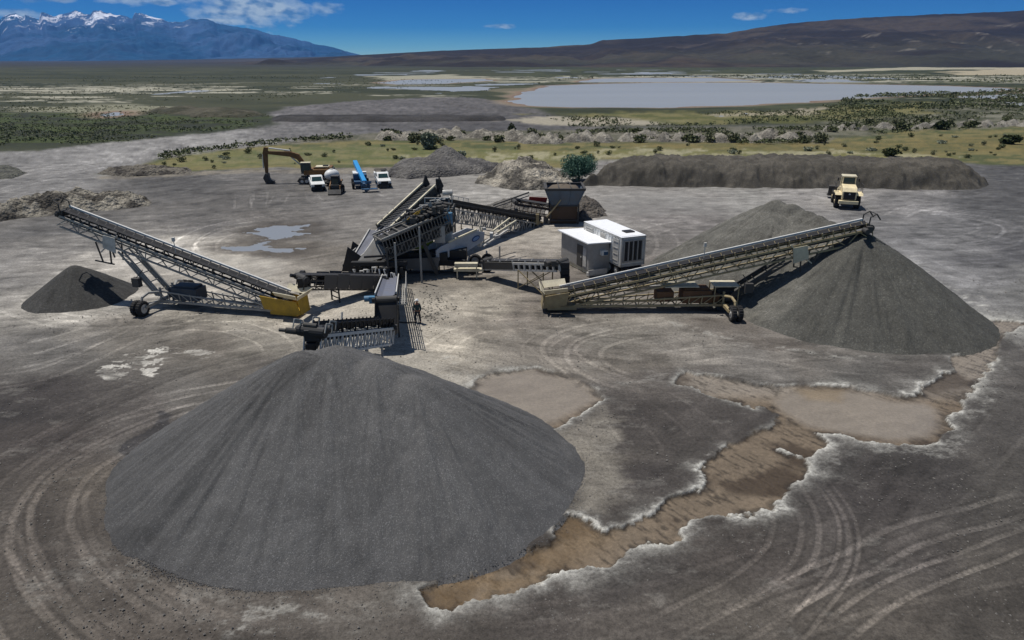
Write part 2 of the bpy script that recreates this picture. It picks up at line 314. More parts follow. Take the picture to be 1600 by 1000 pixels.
def build_ground():
    nr, nc = 1000, 1240
    th = np.concatenate([np.linspace(math.radians(52), math.radians(8), 720), np.geomspace(math.radians(7.97), math.radians(.07), 280)])
    yy = CH/np.tan(th)
    t = np.concatenate([np.linspace(-2.4, -.92, 70, endpoint=False), np.linspace(-.92, .92, nc-140), np.linspace(.92, 2.4, 71)[1:]])
    Yg, Tg = np.meshgrid(yy, t, indexing='ij'); Xg = Tg*(Yg+9)
    X = Xg.ravel(); Y = Yg.ravel(); n = X.size
    near = np.nonzero(Y < 140)[0]; x = X[near]; y = Y[near]
    Z = np.zeros(n); wet = np.zeros(n)
    C = np.zeros((n, 3))
    C[:] = sample_field(X, Y, SOIL)/KEXP*np.array((1.01, 1.0, .97)); lum = C.mean(1, keepdims=True); C *= np.clip(.97+(lum-.12)*1.6, .8, 1.35)
    # broad mottling and scraped streaks
    big = fbm(X, Y, 9, 5, 3); fine = fbm(X, Y, 1.2, 4, 8)
    ang = .15; u = X*math.cos(ang)+Y*math.sin(ang); v = -X*math.sin(ang)+Y*math.cos(ang)
    bend = 6*fbm(X, Y, 40, 3, 23); st = fbm(u/4.5, v+bend, .7, 6, 21, .6); st2 = fbm(u/3, v+bend, 2.6, 5, 31)
    r0 = np.hypot(X+8, Y-29); a0 = np.arctan2(Y-29, X+8)*r0/7
    ringw = sstep(26, 13, r0)*sstep(3, -3, X)
    ring = fbm(a0/3, r0, .45, 5, 41); dgn = .75
    ur = X*math.cos(.8)+Y*math.sin(.8); vr = -X*math.sin(.8)+Y*math.cos(.8); rgt = fbm(ur/8, vr, .5, 5, 51)
    rw = sstep(2, 9, X)*sstep(38, 30, Y)
    s = st*(1-ringw)*(1-rw)+ring*ringw+rgt*rw
    s3 = fbm(u/2, v+bend, .22, 4, 35); s3 = (s3+.9*sstep(.45, .8, fbm(u/8, v+bend, .35, 4, 37)))*sstep(100, 70, Y); nr_ = sstep(45, 30, Y); C *= (1-.12*nr_+.13*sstep(38, 47, Y)*sstep(95, 70, Y))[:, None]*(1+.025*np.array((1, .2, -1))[None]); C *= (1.02+(.16-.08*nr_)*big+(.20-.08*nr_)*fine+(.22-.10*nr_)*s+(.12-.07*nr_)*st2+.12*s3)[:, None]
    scr = sstep(.25, .75, s+.5*fine)*(.35+.65*sstep(-.2, .5, big)); C *= (1+(.20-.08*nr_)*scr)[:, None]; C *= (1-(.20-.10*nr_)*sstep(.3, .8, -s-.4*fine))[:, None]
    Z += .05*fbm(X, Y, 6, 4, 5)+.012*fine+.014*s*(Y < 140)
    def sub(pts, reach):
        xs = [p[0] for p in pts]; ys = [p[1] for p in pts]
        m = (x > min(xs)-reach) & (x < max(xs)+reach) & (y > min(ys)-reach) & (y < max(ys)+reach)
        return near[m]
    def blend(ix, c, a): C[ix] = C[ix]*(1-a[:, None])+np.array(c)[None]*a[:, None]
    for pts, c, fe, ns, stg, brk in PATCH:
        pl = polyw(pts); ix = sub(pl, fe+ns*2+1); xx, yv = X[ix], Y[ix]
        d = sdf(pl, xx, yv)+ns*fbm(xx/2.2, yv, 1.6, 5, 61, .62)*1.2
        if fe < .15 and c[0] > 150: d = d+.7*sstep(-.05, .35, fbm(xx/2.2-yv*.5, yv+xx*.15, .42, 5, 63, .65)+brk*.4-.1)*1.2
        a = sstep(fe, -fe, d)*stg*(1-brk*1.6*np.clip(fbm(xx/3, yv, .6, 4, 62)+.2, 0, 1))
        blend(ix, lin(c), np.clip(a, 0, 1))
    for pts, hs, hw, stg in TRACKS:
        pl = spline(polyw(pts)); ix = sub(pl, 3); xx, yv = X[ix], Y[ix]
        d, sd, L, tot = linedist(pl, xx, yv); wob = .12*fbm(L, L*0, 5, 3, 71)
        r = np.abs(np.abs(sd+wob)-hs); hw *= .8; rut = sstep(hw, hw*.45, r)
        endf = np.clip(np.minimum(L, tot-L)/3+.15, 0, 1)
        tread = .80+.20*np.sign(np.sin(L*math.tau/.32+np.sign(sd)*np.abs(r)*14))*(hw < .45)
        brk = np.clip(.9+.35*fbm(xx, yv, 2.2, 4, 72), .3, 1.1)
        a = rut*endf*brk*stg
        bandp = sstep(hs+.9, hs*.4, np.abs(sd))*endf*np.clip(.5+.9*fbm(L/4, sd*1.2, .8, 4, 73), 0, 1)*stg; C[ix] *= (1+.30*bandp)[:, None]; C[ix] *= (1+1.15*a*tread)[:, None]
        edge = sstep(hw*1.7, hw*1.15, r)*(1-rut)*endf*brk*stg; C[ix] *= (1-.22*edge)[:, None]
        Z[ix] += -.03*a+.02*edge
    # ponds of silty mud
    pd = np.full(n, 9.0)
    for i, pts in enumerate(PONDS):
        pl = polyw(pts); ix = sub(pl, 3); xx, yv = X[ix], Y[ix]
        d = sdf(pl, xx, yv)+(.35 if i < 2 else .5)*fbm(xx, yv, 1.3, 6, 81, .62)-(.10 if i < 2 else .22)
        pd[ix] = np.minimum(pd[ix], d)
    ix = np.nonzero(pd < 3)[0]; xx, yv = X[ix], Y[ix]; d = pd[ix]
    dark = sstep(.9, .0, d)*(.5+.6*np.clip(.5+fbm(xx, yv, 1.1, 4, 82), 0, 1)); blend(ix, lin((58, 52, 48)), np.clip(dark, 0, 1)*.75)
    ins = sstep(.12, -.15, d)
    un = fbm((xx+yv*.6)/3, yv-xx*.3, .5, 5, 83); flow = np.clip(.5+un*.8, 0, 1)
    mudc = lin((154, 144, 132))[None]*(1-.12*flow[:, None])
    pA = sstep(.2, -.8, sdf(polyw(PONDS[0]), xx, yv)); pB = sstep(0.1, -.9, sdf(polyw(PONDS[1]), xx, yv)); calm = np.maximum(pA, pB)
    rill = np.clip(fbm((xx*.8+yv*.6)*1.4, (yv*.8-xx*.6)/2.5, .22, 5, 84)*1.9-.25, 0, 1)*(1-calm)
    mudc = mudc*(1-rill[:, None]*.62)
    dd = 1.4*sstep(.0, .8, fbm(xx, yv, 2.4, 5, 85)*1.4)*(1-calm)*.6; mudc = mudc*(1-dd[:, None])+lin((84, 74, 64))[None]*dd[:, None]
    gold = sstep(1.6, -.2, sdf(polyw([(640,930),(720,940),(800,905),(880,865),(925,830),(900,800),(840,840),(740,890)]), xx, yv))*sstep(-.3, .6, fbm(xx, yv, 1.5, 4, 86)+.5)
    gold = np.maximum(gold, sstep(.4, -.5, sdf(polyw([(1240,604),(1322,604),(1315,626),(1262,622)]), xx, yv)))
    mudc = mudc*(1-gold[:, None]*.5)+lin((150, 130, 100))[None]*gold[:, None]*.5
    chn = (1-calm)*sstep(36, 34, yv); mudc = mudc*(1-.36*chn[:, None]*np.array((.8, 1, 1.25))); rim = sstep(-.4, -.08, d)*sstep(-.3, .3, fbm(xx, yv, 1.3, 4, 88)+.2); mudc = mudc*(1-.5*rim[:, None])  # rim: shade under the bank, painted into the mud colour
    # tyre cleats printed across the wet flat
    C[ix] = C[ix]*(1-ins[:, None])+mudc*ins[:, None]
    wet[ix] = np.maximum(wet[ix], np.maximum(ins*(.55+.4*calm), dark*.35))
    ins = sstep(.10, -.12, d); Z[ix] = Z[ix]*(1-ins)+(-.13-.02*rill)*ins
    dry = 1-ins
    for k, (pts, rc, stg) in enumerate(CRUST):
        rc *= 1.0
        pl = spline(polyw(pts), 5); ix2 = sub(pl, rc*3); xx, yv = X[ix2], Y[ix2]
        d2, sd, L, tot = linedist(pl, xx, yv)
        p_ = pd[ix2]; nz = fbm(xx/1.5, yv, .9, 6, 91+k, .65); gr_ = sstep(-.45, .35, fbm(xx/1.6, yv, .16, 4, 120+k, .8)+.1); lg_ = sstep(-.5, .3, fbm(xx, yv, 1.6, 3, 131+k)+.15)
        soft = sstep(rc*.9, .0, np.abs(sd+nz*rc*.9))*sstep(-.1, .5, fbm(xx/1.5, yv, .4, 5, 132, .7)+.1)          # bloom lying away from water
        edge = sstep(-.06, .05, p_)*np.exp(-np.maximum(p_-.05, 0)/(rc*.36*(1+.8*nz)+.04))*sstep(rc*2.8+.5, rc*1.4+.3, d2)*(.12+.88*lg_)   # crisp at the shoreline, fading outward
        a = np.where(p_ < 3.5, np.maximum(edge*1.15, soft*.35), soft)*(.45+.6*gr_)*stg*sstep(-.1, .02, p_)
        a = np.clip(a, 0, .95); blend(ix2, lin((212, 210, 203)), a); Z[ix2] += .02*a; wet[ix2] *= 1-a
    # white bloom in flecks over the yard
    fl = sstep(.45, .9, fbm(X/2.0, Y, .8, 6, 140, .72)+.35*fbm(X, Y, 14, 3, 141)); m = (Y < 130) & (pd > 1)
    a = np.where(m, fl*.16, 0); C = C*(1-a[:, None])+lin((176, 172, 165))[None]*a[:, None]
    # shallow clear puddle on the left
    pw = np.full(n, 9.0)
    for pts in ([(395,355),(425,351),(475,352),(478,358),(450,361),(470,366),(440,372),(420,380),(408,387),(350,390),(345,385),(385,383),(400,376),(430,370),(400,364)], [(420,388),(465,388),(460,394),(425,393)]):
        pl = polyw(pts); ix3 = sub(pl, 8); xx, yv = X[ix3], Y[ix3]; pw[ix3] = np.minimum(pw[ix3], sdf(pl, xx, yv)+1.5*fbm(xx/3.5, yv, 1.1, 5, 150, .65)-.35)
    blend(np.arange(n), lin((92, 86, 80)), sstep(2.5, .3, pw)*.7); Z -= .12*sstep(.3, -.3, pw)
    # ---- beyond the yard
    far = np.nonzero(Y > 90)[0]; x = X[far]; y = Y[far]
    def region(pts, fe, ns, sc, seed, an=1.0):
        pl = polyw(pts); xs = [p[0] for p in pl]; ys = [p[1] for p in pl]; rr = fe+ns*2+2
        m = (x > min(xs)-rr) & (x < max(xs)+rr) & (y > min(ys)-rr) & (y < max(ys)+rr); ix = far[m]
        d = sdf(pl, X[ix], Y[ix])+ns*fbm(X[ix]/an, Y[ix], sc, 5, seed, .6)
        return ix, sstep(fe, -fe, d)
    def paint(pts, c, fe, ns, sc, seed, stg=1, c2=None, s2=6, an=1.0):
        ix, a = region(pts, fe, ns, sc, seed, an)
        cc = lin(c)[None]
        if c2 is not None:
            k = sstep(-.35, .35, fbm(X[ix]/an, Y[ix], s2, 6, seed+5, .62))[:, None]; cc = cc*(1-k)+lin(c2)[None]*k
        C[ix] = C[ix]*(1-a[:, None]*stg)+cc*a[:, None]*stg
        return ix, a
    # plain
    farm = sstep(185, 215, Y)
    k1 = sstep(-.4, .4, fbm(X/2.0, Y, 60, 6, 201, .65))[:, None]; plain = lin((52, 58, 38))[None]*(1-k1)+lin((74, 76, 54))[None]*k1
    dk = sstep(1200, 2600, Y)[:, None]; plain = plain*(1-dk)+lin((58, 58, 52))[None]*dk
    right = (sstep(-60, 40, X)*sstep(230, 300, Y))[:, None]; kk = sstep(-.4, .4, fbm(X/1.6, Y, 20, 6, 203, .65))[:, None]
    plain = plain*(1-right*(1-dk))+right*(1-dk)*(lin((50, 56, 36))[None]*(1-kk)+lin((78, 82, 54))[None]*kk)
    offroad = farm.copy()
    # grey workings that reach back past the grass
    gz, ga = region([(-200,262),(60,238),(250,216),(400,203),(432,192),(418,182),(440,168),(560,158),(700,152),(760,156),(830,170),(900,190),(940,200),(860,212),(700,208),(560,214),(430,228),(300,246),(180,275),(-300,330)], 3, 3, 10, 205)
    offroad[gz] *= (1-ga)
    lft, la = region([(-800,245),(60,236),(250,214),(400,200),(430,188),(418,178),(300,165),(0,150),(-800,150)], 2, 3, 8, 206)
    offroad[lft] = np.maximum(offroad[lft], la*(1-0))
    C = C*(1-offroad[:, None])+plain*offroad[:, None]
    paint([(-400,236),(80,226),(200,220),(300,208),(400,196),(425,186),(380,178),(300,172),(100,175),(-400,185)], (72,84,42), 3, 5, 9, 211, .85, (50,54,40), 5, 2)
    # yellow-green pasture between the yard and the river bank
    paint([(160,272),(215,262),(240,250),(330,238),(430,226),(600,216),(900,221),(1290,221),(1300,205),(1500,200),(1700,190),(1900,190),(1900,265),(1540,258),(1400,250),(940,250),(880,262),(740,262),(640,262),(430,262),(300,268),(200,276)],
          (130,121,80), 1.5, 1.6, 4, 215, 1, (86,92,58), 3.5, 1.8)
    paint([(300,238),(600,226),(900,238),(880,256),(400,258),(260,262)], (106,112,66), 3, 3, 8, 216, .6, (134,130,92), 3)
    paint([(940,222),(1300,222),(1700,205),(1900,215),(1700,240),(1300,236),(1000,234)], (134,120,76), 3, 3, 6, 217, .7, (106,102,64), 4)
    paint([(620,245),(800,240),(1000,232),(1300,236),(1480,246),(1300,250),(930,247),(760,256)], (172,166,136), 1.5, 5, 5, 218, .8, (120,118,72), 3)
    # crumbling margin of the grass
    paint([(150,276),(220,272),(300,268),(420,265),(620,262),(600,272),(420,270),(260,276),(170,282)], (112,106,98), .8, 1.2, 2, 219, .8, (150,142,128), 2)
    # the scrub belt under the pale bank
    paint([(430,226),(480,214),(620,206),(900,203),(1290,196),(1320,214),(1280,224),(900,223),(620,217)], (88,88,68), 1.5, 2, 5, 221, .9, (120,116,102), 4)
    paint([(1280,222),(1290,190),(1400,168),(1700,150),(1900,150),(1900,192),(1600,196),(1400,205)], (74,76,56), 4, 6, 10, 223, .95, (118,116,100), 7)
    paint([(760,188),(860,182),(960,184),(1080,190),(1000,197),(880,196)], (176,168,150), 2, 5, 8, 224, .9)
    paint([(830,178),(1000,176),(1250,176),(1300,168),(1450,160),(1450,178),(1280,190),(1100,196),(900,180)], (96,98,54), 5, 8, 12, 225, .9, (128,122,80), 9)
    paint([(1100,178),(1230,174),(1300,168),(1260,178),(1120,184)], (178,168,148), 2, 6, 10, 226, .7)
    # alkali flats
    fl2 = sstep(.18, .5, fbm(X/4.5, Y, 14, 6, 231, .7)+.5*fbm(X/3, Y, 120, 3, 232)); 
    band = .85*sstep(240, 300, Y)*sstep(620, 460, Y)*sstep(0, -60, X)
    band2 = sstep(560, 620, Y)*sstep(1000, 820, Y)*sstep(-120, 60, X)*.9
    band3 = sstep(225, 260, Y)*sstep(420, 330, Y)*sstep(60, 140, X)*.5
    a = np.clip(fl2*(band+band2+band3), 0, 1)*.95; C = C*(1-a[:, None])+lin((190, 186, 168))[None]*a[:, None]
    for pts, c in [([(1270,111),(1400,106),(1520,104),(1600,105),(1700,108),(1500,109),(1380,110),(1290,114)], (186,180,158)), ([(1480,112),(1600,106),(1750,110),(1750,120),(1600,118),(1500,117)], (192,180,154)),
                   ([(590,121),(700,117),(770,122),(700,128),(600,127)], (176,172,152)), ([(0,170),(200,164),(260,168),(200,178),(0,182)], (150,148,126)), ([(780,152),(840,140),(900,135),(900,128),(820,140),(770,150)], (150,140,118))]:
        paint(pts, c, 6, 30, 50, 235, .5 if pts[0][0] == 780 else .85, None, 6, 4)
    # lakes: the shore and bed; water lies in them as its own sheet
        LAKES = [[(788,158),(815,150),(826,140),(860,134),(930,131),(1050,129),(1200,129.5),(1380,132),(1560,137),(1600,141),(1480,146),(1400,151),(1330,155),(1250,160),(1150,164.5),(1020,168),(900,167),(840,165)],
             [(905,128.5),(925,123),(1000,121.5),(1120,122),(1190,126),(1100,128),(1000,128.3)],
             [(590,129),(640,124),(760,123),(770,126),(690,131),(620,132)],
             [(1500,152),(1560,147),(1700,142),(1800,143),(1750,150),(1600,152),(1540,154)],
             [(158,180),(172,175),(190,174),(185,180),(165,184)]]
    dl = np.full(n, 999.0)
    for i, pts in enumerate(LAKES):
        pl = polyw(pts); nz = 7 if i in (0, 3) else 4
        m = (Y > 150); q = sdf(pl, X[m], Y[m])+nz*fbm(X[m]/2, Y[m], 25, 5, 241+i)
        if i == 4: q += 2
        dl[m] = np.minimum(dl[m], q)
    sh = sstep(11, 1, dl)*.9; cs = lin((158, 142, 122)); C = C*(1-sh[:, None])+cs[None]*sh[:, None]
    mudsh = sstep(6, 0, dl)*.6; C = C*(1-mudsh[:, None])+lin((120, 92, 80))[None]*mudsh[:, None]
    Z = np.where(dl < 30, np.minimum(Z, .0)+np.clip(dl, -8, 25)*.02-.02, Z)
    # rolling relief beyond the yard
    rl = sstep(190, 400, Y)*sstep(10, 80, dl); Z += rl*(.8*fbm(X, Y, 70, 4, 251)+.3)
    C = np.clip(C, .004, .85)
    V = np.stack([X, Y, Z], 1)
    o = mesh_np('ground', V, gridfaces(nr, nc), M_GROUND, attrs={'albedo': C, 'wet': wet}); setp(o, kind='structure')
    # backing apron under and behind the viewpoint, just below the detailed sheet
    q = np.array([(-90, -60, -.35), (90, -60, -.35), (90, 14.6, -.35), (-90, 14.6, -.35)], float)
    return o
ground = build_ground()
M_WATER = bpy.data.materials.new('silty_water'); M_WATER.use_nodes = True
def build_water():
    nt = M_WATER.node_tree; b = nt.nodes['Principled BSDF']
    tc = N(nt, 'ShaderNodeTexCoord'); mp = N(nt, 'ShaderNodeMapping'); mp.inputs['Scale'].default_value = (.004, .02, 1); nt.links.new(tc.outputs['Object'], mp.inputs[0])
    n = N(nt, 'ShaderNodeTexNoise'); n.inputs['Scale'].default_value = 1; n.inputs['Detail'].default_value = 5; nt.links.new(mp.outputs[0], n.inputs['Vector'])
    nt.links.new(mix(nt, n.outputs[0], tuple(lin((150, 154, 158))), tuple(lin((174, 177, 180)))), b.inputs['Base Color'])
    b.inputs['Roughness'].default_value = .35; b.inputs['IOR'].default_value = 1.33; b.inputs['Specular IOR Level'].default_value = .12
    n2 = N(nt, 'ShaderNodeTexNoise'); n2.inputs['Scale'].default_value = 1.6; n2.inputs['Detail'].default_value = 3; nt.links.new(tc.outputs['Object'], n2.inputs['Vector'])
    bp = N(nt, 'ShaderNodeBump'); bp.inputs['Strength'].default_value = .12; bp.inputs['Distance'].default_value = .1; nt.links.new(n2.outputs[0], bp.inputs['Height']); nt.links.new(bp.outputs[0], b.inputs['Normal'])
    def sheet(name, box, z, mat):
        x0, x1, y0, y1 = box; o = mesh_np(name, np.array([(x0, y0, z), (x1, y0, z), (x1, y1, z), (x0, y1, z)], float), np.array([[0, 1, 2, 3]]), mat, smooth=False); return setp(o, kind='structure')
    m2 = M_WATER.copy(); m2.name = 'teal_water'
    for l in list(m2.node_tree.links):
        if l.to_socket.name == 'Base Color': m2.node_tree.links.remove(l)
    m2.node_tree.nodes['Principled BSDF'].inputs['Base Color'].default_value = (*lin((70, 120, 132)), 1)
    sheet('lake_water', (-200, 395, 240, 1400), -.04, M_WATER)
    sheet('river_water', (215, 700, 240, 420), -.035, m2) if False else None
    mp_ = M_WATER.copy(); mp_.name = 'sky_pale_puddle'
    for l in list(mp_.node_tree.links):
        if l.to_socket.name == 'Base Color': mp_.node_tree.links.remove(l)
    bb = mp_.node_tree.nodes['Principled BSDF']; bb.inputs['Base Color'].default_value = (*lin((150, 154, 160)), 1); bb.inputs['Roughness'].default_value = .3; bb.inputs['Specular IOR Level'].default_value = .25  # pale sky reflection put into the puddle's base colour
    g0, g1 = G(340, 398), G(485, 346); sheet('puddle_water', (g0.x-2, g1.x+6, g0.y-1, g1.y+1), -.09, mp_)
build_water()

# ---------------------------------------------------------------- far hills and mountains
def ridge(name, prof, d_base, d_crest, d_back, mat, colf, rough, nseg=(420, 90), seed=0, base_z=-2, jag=.8):
    us = np.linspace(prof[0][0], prof[-1][0], nseg[0]); ys = np.interp(us, [p[0] for p in prof], [p[1] for p in prof])+jag*fbm(us, us*0+.5, 14, 5, seed+40, .6)*sstep(93, 60, np.interp(us, [p[0] for p in prof], [p[1] for p in prof]))
    vs = np.linspace(0, 1, nseg[1]); tcr = .72
    Ux, Vv = np.meshgrid(us, vs, indexing='xy'); Yp = np.tile(ys, (nseg[1], 1))
    dist = np.where(Vv < tcr, d_base+(d_crest-d_base)*Vv/tcr, d_crest+(d_back-d_crest)*(Vv-tcr)/(1-tcr))
    # direction for image column at the horizon
    dx = (Ux-800)/FPX/CP*1.0; el = (93-Yp)/FPX*CP*CP/1.0
    hc = CH+el*d_crest
    k = np.where(Vv < tcr, (Vv/tcr)**1.25, 1-((Vv-tcr)/(1-tcr))**1.6)
    X = dx*dist*.935/.935*CP; Y = dist
    nz = fbm(X, Y, (d_crest-d_base)*.35, 6, seed, .55); gl = np.abs(fbm(X, Y*.35, (d_crest-d_base)*.16, 5, seed+9, .55))
    Z = base_z+(hc-base_z)*k+rough*hc.max()*(nz*.5-gl*.7)*np.sin(np.clip(Vv/tcr, 0, 1)*math.pi)**.8*(k > 0)
    Z = np.where(Vv >= 1, base_z-10, Z); Z[0] = base_z-3
    V = np.stack([X.ravel(), Y.ravel(), Z.ravel()], 1)
    C = colf(X.ravel(), Y.ravel(), Z.ravel(), hc.ravel(), Ux.ravel())
    o = mesh_np(name, V, gridfaces(nseg[1], nseg[0]), mat, attrs={'albedo': C, 'wet': np.zeros(X.size)}); return setp(o, kind='structure')
def hill_col(X, Y, Z, hc, U):
    k = sstep(-.2, .6, fbm(X, Y, 260, 6, 301, .6))[:, None]; c = lin((38, 31, 24))[None]*(1-k)+lin((72, 62, 50))[None]*k  # cloud shade over the hills is put into these dark browns
    g = sstep(.55, .1, Z/np.maximum(hc, 5))[:, None]*sstep(-.3, .4, fbm(X, Y, 300, 5, 303))[:, None]; c = c*(1-g*.7)+lin((66, 66, 52))[None]*g*.7
    w = (sstep(.5, .85, fbm(X, Y/2, 70, 6, 305, .75))*sstep(.1, .25, Z/np.maximum(hc, 5))*sstep(.8, .5, Z/np.maximum(hc, 5))*sstep(900, 1300, U))[:, None]; return c*(1-w*.6)+lin((150, 142, 130))[None]*w*.6
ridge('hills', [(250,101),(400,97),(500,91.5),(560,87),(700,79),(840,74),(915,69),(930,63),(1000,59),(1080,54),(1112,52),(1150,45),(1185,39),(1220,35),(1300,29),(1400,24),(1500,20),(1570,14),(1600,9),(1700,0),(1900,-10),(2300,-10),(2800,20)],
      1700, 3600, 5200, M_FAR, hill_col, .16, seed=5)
def slope_col(X, Y, Z, hc, U):
    k = sstep(-.4, .5, fbm(X/2, Y, 300, 6, 311, .6))[:, None]; return lin((54, 54, 50))[None]*(1-k)+lin((72, 68, 64))[None]*k
ridge('plain_slope', [(-900,99),(0,97.5),(200,95),(350,92.5),(560,88),(700,82),(900,80),(1100,80)], 3000, 6500, 7500, M_FAR, slope_col, .05, seed=8)
def mt_col(X, Y, Z, hc, U):
    k = sstep(-.4, .5, fbm(X, Y, 900, 6, 321, .6))[:, None]; c = np.array((.002, .045, .095))[None]*(1-k)+np.array((.03, .075, .15))[None]*k  # blue of the distant air is mixed into the rock colour
    rel = Z/1000.0
    s = sstep(.62, .86, rel+.34*fbm(X, Y, 420, 6, 323, .7))*sstep(-.02, .1, fbm(X, Y/1.5, 210, 7, 325, .8))*sstep(10, 40, U)*sstep(350, 300, U)
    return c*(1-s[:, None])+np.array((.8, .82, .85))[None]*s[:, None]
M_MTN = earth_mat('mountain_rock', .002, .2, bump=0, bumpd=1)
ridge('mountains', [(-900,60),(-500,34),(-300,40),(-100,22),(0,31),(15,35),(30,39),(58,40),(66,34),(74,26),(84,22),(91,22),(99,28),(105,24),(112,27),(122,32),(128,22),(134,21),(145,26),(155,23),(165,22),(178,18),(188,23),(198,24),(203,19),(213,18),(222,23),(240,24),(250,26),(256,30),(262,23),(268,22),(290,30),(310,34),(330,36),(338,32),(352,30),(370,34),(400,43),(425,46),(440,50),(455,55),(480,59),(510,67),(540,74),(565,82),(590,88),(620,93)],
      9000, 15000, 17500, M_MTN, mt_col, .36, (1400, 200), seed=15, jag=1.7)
# ---------------------------------------------------------------- heaps
def heightfield_obj(name, x0, x1, y0, y1, res, hf, colf, mat, cut=-.12, **k):
    nx = int((x1-x0)/res)+1; ny = int((y1-y0)/res)+1
    Xg, Yg = np.meshgrid(np.linspace(x0, x1, nx), np.linspace(y0, y1, ny)); X = Xg.ravel(); Y = Yg.ravel()
    Z = hf(X, Y); C = colf(X, Y, Z); Fc = gridfaces(ny, nx); keep = (Z[Fc] > cut).any(1); Fc = Fc[keep]
    used = np.unique(Fc); mp = np.full(X.size, -1); mp[used] = np.arange(used.size)
    V = np.stack([X, Y, np.maximum(Z, -.6)], 1)[used]; cx, cy = (x0+x1)/2, (y0+y1)/2; V[:, 0] -= cx; V[:, 1] -= cy
    o = mesh_np(name, V, mp[Fc], mat, attrs={'albedo': C[used], 'wet': np.zeros(used.size)}); o.location = (cx, cy, 0)
    return setp(o, **k)
def soft_cones(X, Y, cones, sl, tip=.5, gul=.10, seed=0, toe=.5):
    Z = np.full(X.shape, -9.0)
    for cx, cy, h in cones:
        dx = X-cx; dy = Y-cy; r = np.sqrt(dx*dx+dy*dy+tip*tip)-tip*.15; a = np.arctan2(dy, dx)
        wob = gul*(fbm(a*7+h, r*.12, 1.0, 4, seed, .6)*1.3+.5*fbm(a*22, r*.2, 1.0, 3, seed+3))
        rr = r*(1+.03*fbm(a*2, a*0, 1, 2, seed+7))
        z = h-sl*rr+wob*np.clip(r/3, 0, 1)*np.clip((h-sl*rr)/1.0+.3, 0, 1)
        k = .25; Z = np.where(Z < -8, z, np.maximum(Z, z)+k*.25*np.clip(1-np.abs(Z-z)/k, 0, 1)**2)
    Z = np.where(Z < toe, Z-.0, Z); return Z
def front_pile():
    cones = [(-9.6, 28.6, 5.85), (-8.2, 28.9, 5.98), (-6.3, 28.4, 5.5), (-4.4, 27.75, 5.0)]
    def hf(X, Y): return soft_cones(X, Y, cones, .668, .6, .10, 500)+.03*fbm(X, Y, .5, 3, 512)
    def cf(X, Y, Z):
        a = np.arctan2(Y-28.3, X+8.6); r = np.hypot(X+8.6, Y-28.3)
        s = fbm(a*3.2, r*.15, 1, 5, 520, .55); s2 = fbm(a*16, r*.15, 1, 4, 522)
        left = sstep(-2.05, -2.35, a+.10*fbm(a*0+r*.5, r*0, 1, 3, 523))      # coarser, darker run of stone on the left flank
        sl_ = sstep(.15, .35, fbm(a*2.2+.2*r, r*.5, 1, 5, 528, .6)); v = 1.02+.22*s+.10*s2-.28*left-.13*sl_
        low = sstep(2.0, .3, Z)*.10
        return lin((104, 103, 103))[None]*(v+low*fbm(X, Y, 2, 3, 525))[:, None]
    return heightfield_obj('gravel_stockpile', -20.5, 6, 15.5, 40, .075, hf, cf, M_GRAVEL, label='large dark grey gravel pile in the foreground below the short lattice conveyor', cat='gravel pile', group='gravel stockpiles')
front_pile()
def right_pile():
    ps = [(26.4, 49.9, 6.15), (26.2, 51.2, 6.05), (25.9, 52.5, 6.1), (25.5, 53.8, 6.2), (25.0, 55.1, 6.35), (24.4, 56.4, 6.55), (23.8, 57.7, 6.75), (23.0, 58.9, 6.9), (23.3, 54.2, 5.75), (22.2, 56.4, 6.15), (21.6, 59.6, 6.0), (19.8, 60.0, 4.8), (18, 60, 3.6)]
    def hf(X, Y): return soft_cones(X, Y, ps, .67, .5, .13, 540)+.10*fbm(X, Y, 1.2, 4, 541)*sstep(50, 56, Y)+.03*fbm(X, Y, .4, 3, 542)
    def cf(X, Y, Z):
        a = np.arctan2(Y-49.9, X-26.5); r = np.hypot(X-26.5, Y-49.9)
        lit_side = sstep(-.3, .5, (26.3-X)*.25+(Y-50.8)*.35+.25*fbm(X, Y, 2, 4, 545))  # lit left face put into the colour, along with the paler back ridge
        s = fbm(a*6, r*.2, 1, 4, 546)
        c = lin((94, 93, 88))[None]*(1-lit_side[:, None])+lin((112, 110, 104))[None]*lit_side[:, None]
        return c*(1+.10*s+.24*fbm(X*1.5+Y, Y*.5, .8, 5, 547)*lit_side+.12*fbm(X, Y, .6, 4, 549))[:, None]
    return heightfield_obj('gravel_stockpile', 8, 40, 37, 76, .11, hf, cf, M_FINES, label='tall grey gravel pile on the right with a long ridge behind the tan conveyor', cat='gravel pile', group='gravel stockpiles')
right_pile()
def left_pile():
    ps = [(-35.1, 52.6, 2.85), (-34.4, 52.8, 2.5)]
    def hf(X, Y): return soft_cones(X, Y, ps, .72, .4, .08, 560)+.02*fbm(X, Y, .5, 3, 561)
    def cf(X, Y, Z): return lin((78, 77, 75))[None]*(1+.14*fbm(X, Y, 1.2, 4, 562))[:, None]
    return heightfield_obj('gravel_stockpile', -41, -28, 46, 59, .1, hf, cf, M_FINES, label='small dark gravel pile at left under the raised conveyor end', cat='gravel pile', group='gravel stockpiles')
left_pile()
